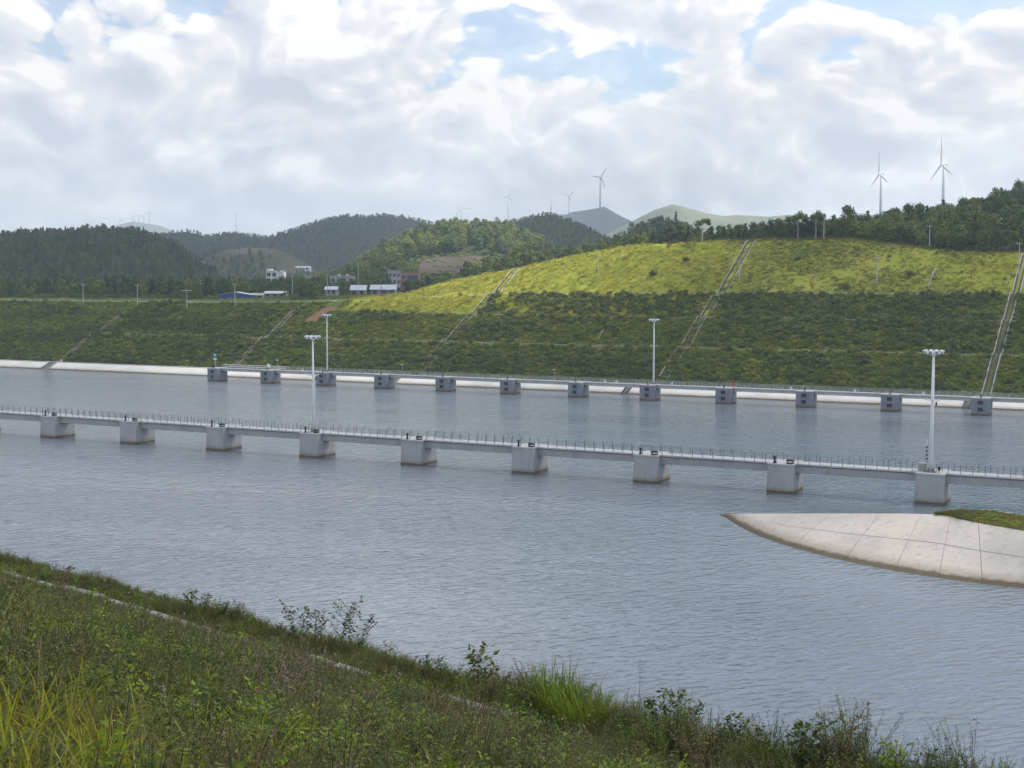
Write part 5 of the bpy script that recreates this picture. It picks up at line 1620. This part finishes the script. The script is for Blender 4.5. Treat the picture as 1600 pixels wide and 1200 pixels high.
LAB = {'pine': 'slender dark pine in the tree row along the meadow crest', 'round': 'dark broadleaf tree in the tree row along the meadow crest', 'light': 'light green tree in the row along the meadow crest'}
k = 0
for px, ytop, ybase, kind in [(905, 384, 408, 'light'), (928, 381, 402, 'light'), (945, 377, 397, 'light'), (962, 372, 392, 'light'), (978, 368, 389, 'round'), (992, 364, 387, 'light'), (1006, 362, 386, 'light'), (1020, 360, 384, 'pine'), (1034, 358, 384, 'round'),
                              (1048, 352, 382, 'round'), (1062, 350, 381, 'round'), (1075, 354, 381, 'pine'), (1112, 352, 380, 'pine'), (1122, 355, 380, 'pine'), (1132, 353, 380, 'pine'), (1143, 356, 380, 'pine'), (1155, 352, 380, 'pine'), (1165, 348, 380, 'pine'),
                              (1176, 347, 380, 'round'), (1190, 345, 380, 'round'), (1204, 342, 380, 'round'), (1216, 341, 380, 'round'), (1232, 338, 380, 'round'), (1244, 341, 380, 'round'), (1258, 338, 380, 'round'), (1270, 343, 381, 'round'),
                              (1283, 346, 381, 'round'), (1310, 343, 381, 'round'), (1322, 352, 382, 'light'), (1336, 349, 383, 'light'), (1350, 345, 384, 'light'), (1364, 342, 386, 'light'), (1378, 343, 388, 'light'), (1392, 347, 390, 'light'), (1406, 352, 393, 'round'), (1424, 360, 397, 'round'), (1440, 358, 398, 'light'), (1470, 362, 400, 'round'), (1490, 358, 401, 'light'), (1512, 362, 403, 'round'), (1535, 360, 404, 'light'), (1560, 358, 405, 'round'), (1585, 362, 405, 'round')]:
    n0 = 400.0
    for _ in range(4):
        n0 = float(ncrest(s_at(px, ybase, n0))) + 6.0
    s0 = s_at(px, ybase, n0); p = on_far(s0, n0, -0.2)
    ytp = at_y(px, ytop, p.y).z
    single_tree(p, max(3.0, ytp - p.z), kind, k, LAB[kind], 'trees along the meadow crest', rnd.uniform(0, 6.28)); k += 1
for px, ytop, lab in ((1097, 339, 'lone umbrella-crowned tree with a bare pale trunk on the meadow crest'), (1246, 331, 'tall umbrella tree rising above the crest row, wider of two'), (1274, 330, 'tall thin umbrella tree rising above the crest row')):
    n0 = 409.0; s0 = s_at(px, 378, n0); p = on_far(s0, n0, -0.2)
    single_tree(p, at_y(px, ytop, p.y).z - p.z, 'umbrella', px, lab, 'trees along the meadow crest', 0.4)
for px, ytop, ybase, D, kind, lab in [(537, 438, 462, 548, 'round', 'dark round tree in front of the grey unfinished building'), (640, 446, 462, 520, 'round', 'dense dark tree beside the wide cottage'), (658, 443, 460, 516, 'round', 'dark tree at the meadow edge below the brick house'), (672, 438, 457, 512, 'round', 'leafy dark tree where the meadow edge meets the village'),
                                      (445, 452, 470, 505, 'round', 'broad tree by the long low shed'), (480, 450, 470, 505, 'round', 'bushy tree beside the red soil and road'), (700, 424, 445, 505, 'light', 'light green tree behind the low end of the meadow'), (735, 408, 434, 510, 'light', 'bright tree behind the meadow near the drain top'), (760, 402, 430, 505, 'light', 'pale leafy tree behind the drain top'),
                                      (785, 396, 426, 500, 'light', 'light green tree in the clump over the drain'), (808, 384, 420, 500, 'light', 'big light green tree in the clump over the drain'), (832, 381, 417, 500, 'light', 'big pale green tree beside the clump over the drain'), (855, 388, 412, 495, 'light', 'light tree at the rising meadow edge'), (880, 392, 408, 490, 'light', 'small light tree at the rising meadow edge')]:
    p = at_y(px, ybase, D); ytp = at_y(px, ytop, D).z
    s0, n0 = p.dot(ES), p.dot(EN)
    zt = float(F(s0, n0)); p.z = zt - 0.2
    single_tree(p, max(3.5, ytp - p.z), kind, int(px), lab, 'trees around the village', rnd.uniform(0, 6.28))

# ------------------------------------------------------------------ the weedy near bank
fg_herb = [herb_proto('herb', 300 + k, MAT['fg_herb'], 9, 0.62, 0.042, 26, 0.36) for k in range(4)]
fg_fern = [herb_proto('fine_herb', 310 + k, MAT['fg_herb'], 12, 0.55, 0.020, 40, 0.34, aspect=0.6) for k in range(3)]
fg_brt = [herb_proto('bright_herb', 320 + k, MAT['fg_bright'], 8, 0.55, 0.050, 22, 0.32) for k in range(3)]
fg_gr = [strip_plant('grass', 330 + k, [MAT['fg_grass']], 46, 0.62, 0.007, 0.8, 0.20) for k in range(4)]
fg_dry = [strip_plant('dry_grass', 340 + k, [MAT['fg_dry']], 22, 0.75, 0.005, 0.6, 0.2) for k in range(2)] + [herb_proto('dry_herb', 345, MAT['fg_dry'], 7, 0.7, 0.018, 14, 0.4, tip=10, tipmat=MAT['fg_dry'])]
fg_pink = [herb_proto('seed_head', 350 + k, MAT['fg_herb'], 7, 0.68, 0.030, 12, 0.35, tip=16, tipmat=MAT['fg_pink']) for k in range(2)]
fg_yel = [strip_plant('yellow_grass', 360 + k, [MAT['fg_yellow']], 14, 0.62, 0.013, 0.7, 0.12, 4) for k in range(3)]
fg_tall = [herb_proto('tall_herb', 370 + k, MAT[m_], 15, 1.3, 0.034, 44, 0.55) for k, m_ in enumerate(('fg_herb', 'fg_herb', 'fg_bright', 'fg_herb', 'fg_dry'))]
ALLFG = fg_herb + fg_fern + fg_brt + fg_gr + fg_dry + fg_pink + fg_yel + fg_tall
cuts = np.cumsum([0] + [len(x) for x in (fg_herb, fg_fern, fg_brt, fg_gr, fg_dry, fg_pink, fg_yel, fg_tall)])
C_FG = protos([('weed_%02d' % i, m) for i, m in enumerate(ALLFG)], 'weed_protos')


def project(P):
    v = P - np.array([0, 0, CAMZ])
    dep = v[:, 1] * cp - v[:, 2] * sp
    up = v[:, 1] * sp + v[:, 2] * cp
    dep = np.maximum(dep, 0.01)
    return 800 + FPX * v[:, 0] / dep, 600 - FPX * up / dep, dep


def near_points(step, q0, q1):
    t, q = np.meshgrid(np.arange(-34, 62, step), np.arange(q0, q1, step))
    t = t.ravel() + RNG.uniform(-0.5, 0.5, t.size) * step; q = q.ravel() + RNG.uniform(-0.5, 0.5, q.size) * step
    P = np.stack([GT.x * t + GN_.x * q, GT.y * t + GN_.y * q, FN(t, q)], 1)
    px, py, dep = project(P)
    k = (px > -260) & (px < 1860) & (py < 1420) & (P[:, 1] > 2.5) & (np.hypot(P[:, 0], P[:, 1]) > 6.8)
    return t[k], q[k], P[k], px[k], py[k]


t_, q_, P, px, py = near_points(0.235, 1.5, Q_G - 0.05)
k = ~((q_ > Q_G - 1.0) & (t_ > 22.5) & (RNG.random(len(t_)) < 0.8))
t_, q_, P, px, py = t_[k], q_[k], P[k], px[k], py[k]
u = RNG.random(len(t_)); nz = fbm(t_ / 2.0, q_ / 2.0, 71, 4); nz2 = fbm(t_ / 0.9 + 9, q_ / 0.9, 73, 3)
idx = np.zeros(len(t_), int)


def pick(sel, g):
    idx[sel] = cuts[g] + RNG.integers(0, cuts[g + 1] - cuts[g], int(sel.sum()))


pick(np.ones(len(t_), bool), 1)
pick(u < np.clip((nz - 0.30) * 2.2, 0.15, 0.7), 0)
pick((RNG.random(len(t_)) < np.clip((nz2 - 0.42) * 2.5, 0.05, 0.6)), 3)
pick((RNG.random(len(t_)) < np.clip((fbm(t_ / 1.6, q_ / 1.6, 91, 3) - 0.38) * 2.4, 0.10, 0.6)), 4)
pick((RNG.random(len(t_)) < np.clip((fbm(t_ / 1.4, q_ / 1.4, 95, 3) - 0.46) * 4.0, 0.04, 0.8)), 2)
pk = np.exp(-(((px - 440) / 75) ** 2 + ((py - 1060) / 120) ** 2))
pick(RNG.random(len(t_)) < 0.38 * pk + 0.012, 5)
yl = np.clip((py - 1060) / 130, 0, 1) * np.clip((430 - px) / 300, 0, 1)
pick((RNG.random(len(t_)) < 0.4 * yl), 3)
pick(RNG.random(len(t_)) < 0.42 * yl, 6)
scat('undergrowth', C_FG, P, 'tangled weeds, grass and dry stalks on the near bank', 'undergrowth', 0.6, 1.12, (0.7, 1.15), 0.2, idx)

# berm strip beyond the gutter: low grass at one end, tall bushes at the other
t_, q_, P, px, py = near_points(0.22, Q_G + 0.65, 21.6)
hgt = np.interp(t_, [-30, 2, 5, 6.6, 8.6, 10, 14, 18, 24, 36], [0.7, 0.7, 0.75, 1.2, 2.1, 1.9, 1.5, 1.05, 0.8, 0.6]) * (0.15 + 1.75 * fbm(t_ / 1.3, q_ / 1.5, 57, 3))
u = RNG.random(len(t_)); nz = fbm(t_ / 1.5, q_ / 1.5, 74, 3)
idx = np.zeros(len(t_), int)
pick(np.ones(len(t_), bool), 1)
pick(u < 0.38, 0)
pick(RNG.random(len(t_)) < np.interp(t_, [-5, 15, 30], [0.12, 0.4, 0.6]), 3)
pick(RNG.random(len(t_)) < np.clip((nz - 0.45) * 2.6, 0.08, 0.6), 2)
pick(RNG.random(len(t_)) < 0.10, 4)
tl = (hgt > 1.15) & (RNG.random(len(t_)) < 0.7)
pick(tl, 7)
hgt = np.where(tl, hgt / 2.1, np.minimum(hgt, 1.35))
scat('undergrowth', C_FG, P, 'taller weeds and bushes along the edge of the near bank', 'undergrowth', 0.6, 1.0, (0.8, 1.2), 0.2, idx, hgt)
t_, q_, P, px, py = near_points(0.7, 21.6, 27)
scat('undergrowth', C_FG, P, 'weeds on the steep foot of the near bank', 'undergrowth', 0.6, 1.0, (0.6, 1.0), 0.2, RNG.integers(0, cuts[5], len(P)))

# grass on the embankment head
pts = []
for _ in range(2600):
    f, v = rnd.uniform(7.7, 12.8), rnd.uniform(0.02, 0.97)
    p = GRASS_TOP[1](f, v); flat = max(0, min(1, (f - 7.5) / 2)) * 9.5
    pts.append((p.x, p.y, p.z + 0.08 + 0.22 * math.sin(math.pi * v) * min(1, flat / 5)))
C_IG = protos([('lawn_tuft_%d' % k, strip_plant('lawn_tuft', 380 + k, [MAT['lf_lawn']], 30, 0.16, 0.02, 0.9, 0.32, 2)) for k in range(3)], 'lawn_protos')
scat('grass', C_IG, np.array(pts), 'short olive grass on top of the lined embankment head', 'grass', 0.7, 1.2)


# ---- single plants that stand up against the water
def t_at(px, q, ref=None):
    """position along the bank edge (offset q) under the photo column px"""
    tt = np.arange(-34, 62, 0.02)
    P = np.stack([GT.x * tt + GN_.x * q, GT.y * tt + GN_.y * q, FN(tt, np.full_like(tt, q))], 1)
    x, y, _ = project(P)
    x[P[:, 1] < 2] = 1e9
    return float(tt[np.argmin(np.abs(x - px))])


def weed(px, ytop, q, label, seed, lean=0.1, branches=5, leaf=0.046, leafmat='fg_herb', bare=0.25):
    t0 = t_at(px, q); p = tq(t0, q, -0.05)
    _, yb, dep = project(np.array([[p.x, p.y, p.z]]))
    h = max(0.35, (float(yb[0]) - ytop) * float(dep[0]) / FPX)
    t = empty('weed', p, rnd.uniform(-0.3, 0.3)); tag(t, label, 'weed', 'tall weeds at the edge of the near bank')
    rg = np.random.default_rng(seed)
    b = MB(); C, U, V = [], [], []
    stems = [((0, 0, 0), (lean * h * 0.4, 0, h * 0.5), (lean * h, 0.02, h * 0.97), 0.010)]
    branches = int(branches * 1.7)
    for k in range(branches):
        f = bare + (0.85 - bare) * (k + rg.random()) / branches
        sd_ = 1 if k % 2 else -1
        o = np.array([lean * h * f * f, 0, h * f]); L = h * (0.20 + 0.26 * rg.random()) * (1.1 - 0.5 * f)
        e = o + np.array([sd_ * L * (0.55 + 0.3 * rg.random()), rg.normal() * L * 0.4, L * 0.8])
        stems.append((o, (o + e) / 2 + np.array([sd_ * 0.05 * L, 0, -0.06 * L]), e, 0.006))
    for a, m_, c, r_ in stems:
        b.tube([a, m_, c], [r_, r_ * 0.8, r_ * 0.4], 4)
        a, m_, c = map(np.array, (a, m_, c)); Ls = np.linalg.norm(c - a); nl = max(8, int(Ls / 0.026))
        for j in range(nl):
            f = 0.25 + 0.75 * (j + rg.random()) / nl
            p_ = a * (1 - f) ** 2 + 2 * m_ * f * (1 - f) + c * f * f
            th = rg.random() * 6.283; out = np.array([math.cos(th), math.sin(th) * 0.8, rg.normal() * 0.45 + 0.1]); out /= np.linalg.norm(out)
            s = leaf * (0.5 + 0.7 * rg.random()); sdv = np.cross(out, np.array([0, 0, 1.0]) + rg.normal(size=3) * 0.5); sdv /= np.linalg.norm(sdv)
            C.append(p_ + out * s * 1.25); U.append(out * s); V.append(sdv * s * 0.5)
    b.build('stem', MAT['stem'], t)
    link('leaves', quads_mesh('leaves', np.array(C), np.array(U), np.array(V), [MAT[leafmat]]), t)
    return t


weed(463, 944, 19.6, 'bushy weed with many leafy branches beside the tallest bank weed', 1, -0.12, 7)
weed(492, 948, 19.9, 'dense many-branched weed between two bushy neighbours on the bank edge', 2, 0.05, 8)
weed(528, 935, 20.0, 'tallest leaning bushy weed on the bank edge above the kerb', 3, 0.28, 8)
weed(556, 958, 20.2, 'leafy weed leaning out over the water beside the tallest weed', 4, 0.35, 6)
weed(607, 1000, 19.9, 'thin sparse weed with a forked tip', 5, 0.08, 3, 0.035)
weed(664, 1020, 19.9, 'small round-topped weed near the loose kerb slabs', 6, 0.1, 5, 0.045)
weed(690, 1024, 20.1, 'low feathery weed near the loose kerb slabs', 7, -0.1, 5, 0.04)
weed(713, 1042, 20.0, 'short weed growing beside the tall upright broad-leaved plant', 8, 0.1, 4, 0.04)
weed(748, 1010, 19.7, 'tall upright broad-leaved plant with a flat leafy top', 9, -0.03, 6, 0.085, bare=0.1)
weed(775, 1052, 20.0, 'bent sprawling weed at the foot of the upright plant', 10, 0.5, 4, 0.05)
weed(835, 1062, 20.0, 'dark small-leaved weed beside the bright grass clump', 11, 0.2, 5, 0.045)
weed(1035, 1082, 20.0, 'leafy dark weed leaning towards the thin seed stalk', 12, -0.25, 6, 0.06)
weed(1056, 1072, 20.2, 'pointed leafy weed on the bank edge past the bright grass clump', 13, 0.05, 7, 0.055)
weed(1075, 1092, 20.3, 'short bushy weed under the pointed leafy weed', 14, 0.25, 5, 0.05)
weed(1146, 1108, 20.1, 'upright weed with a leafy crown on the low bushy edge', 15, -0.05, 6, 0.055)
weed(1172, 1128, 20.2, 'weed with round leaves on bare twigs', 16, 0.15, 5, 0.05)
weed(1252, 1124, 20.0, 'broad-leaved weed with a flat two-leaf top', 17, 0.0, 5, 0.09)
weed(1320, 1092, 20.2, 'slender reddish weed standing above the low bushes', 18, 0.12, 4, 0.04, 'fg_dry', 0.15)
weed(1296, 1108, 20.0, 'thin twiggy weed beside the slender reddish one', 19, -0.08, 5, 0.04)
weed(100, 882, 19.4, 'brownish sprawling weed over the far end of the kerb', 20, 0.3, 5, 0.05, 'fg_dry')
weed(296, 918, 19.9, 'short leafy weed on the grassy edge beyond the kerb', 21, 0.1, 5, 0.05)
weed(318, 926, 20.0, 'small dark weed beside the short leafy weed', 22, 0.2, 5, 0.05)
weed(345, 940, 20.1, 'low leaning weed on the grassy edge', 23, 0.35, 5, 0.05)
weed(1440, 1166, 20.2, 'low leafy shrub tip at the end of the bushy edge', 24, 0.1, 6, 0.05)
weed(1395, 1152, 20.0, 'yellowish bushy weed near the end of the bushy edge', 25, 0.05, 7, 0.05, 'fg_bright')


def grass_clump(px, ybase_q, h, label, seed, mat, blades, w, lean, rad, group='single grass clumps on the near bank', head=False):
    p = tq(t_at(px, ybase_q), ybase_q, -0.03)
    t = empty('grass_clump', p); tag(t, label, 'grass clump', group)
    link('blades', strip_plant('blades', seed, [MAT[mat]], blades, h, w, lean, rad, 5), t)
    if head:
        b = MB(); rg = np.random.default_rng(seed)
        b.tube([(0, 0, 0), (0.01, 0, h * 0.8), (0.02, 0, h * 1.7)], [0.006, 0.004, 0.002], 4)
        for j in range(14):
            f = 0.75 + 0.95 * j / 14; a = rg.random() * 6.28; L = 0.16 * (1.9 - f)
            b.tube([(0.015, 0, h * f), (0.015 + math.cos(a) * L * 0.7, math.sin(a) * L * 0.7, h * f + L * 0.5), (0.015 + math.cos(a) * L * 1.4, math.sin(a) * L * 1.4, h * f + L * 0.2)], [0.003, 0.003, 0.002], 3)
        b.build('seed_stalk', MAT['fg_dry'], t)


grass_clump(868, 19.6, 1.35, 'bright green broad-bladed grass clump on the bank edge, taller of two', 501, 'fg_bright', 130, 0.018, 0.5, 0.34)
grass_clump(905, 19.4, 1.2, 'bright green grass clump next to the taller one', 502, 'fg_bright', 150, 0.016, 0.65, 0.42)
grass_clump(890, 20.0, 0.9, 'grass with drooping brown seed heads behind the bright clumps', 503, 'fg_grass', 40, 0.007, 0.7, 0.15, head=True)
grass_clump(998, 20.0, 0.95, 'thin grass with one very tall feathery seed stalk', 504, 'fg_grass', 26, 0.006, 0.8, 0.12, head=True)
for j, (pxx, q0, hh, bl) in enumerate([(12, 5.2, 0.75, 9), (70, 3.9, 0.55, 14), (140, 4.4, 0.75, 12), (160, 4.6, 0.8, 10), (215, 5.0, 0.6, 12), (30, 3.2, 0.5, 16), (345, 7.4, 0.5, 12), (100, 3.4, 0.5, 16)]):
    grass_clump(pxx, q0, hh, 'yellow-green broad-bladed grass clump on the near bank', 520 + j, 'fg_yellow', bl, 0.020, 0.45, 0.08, 'yellow grass clumps on the near bank')
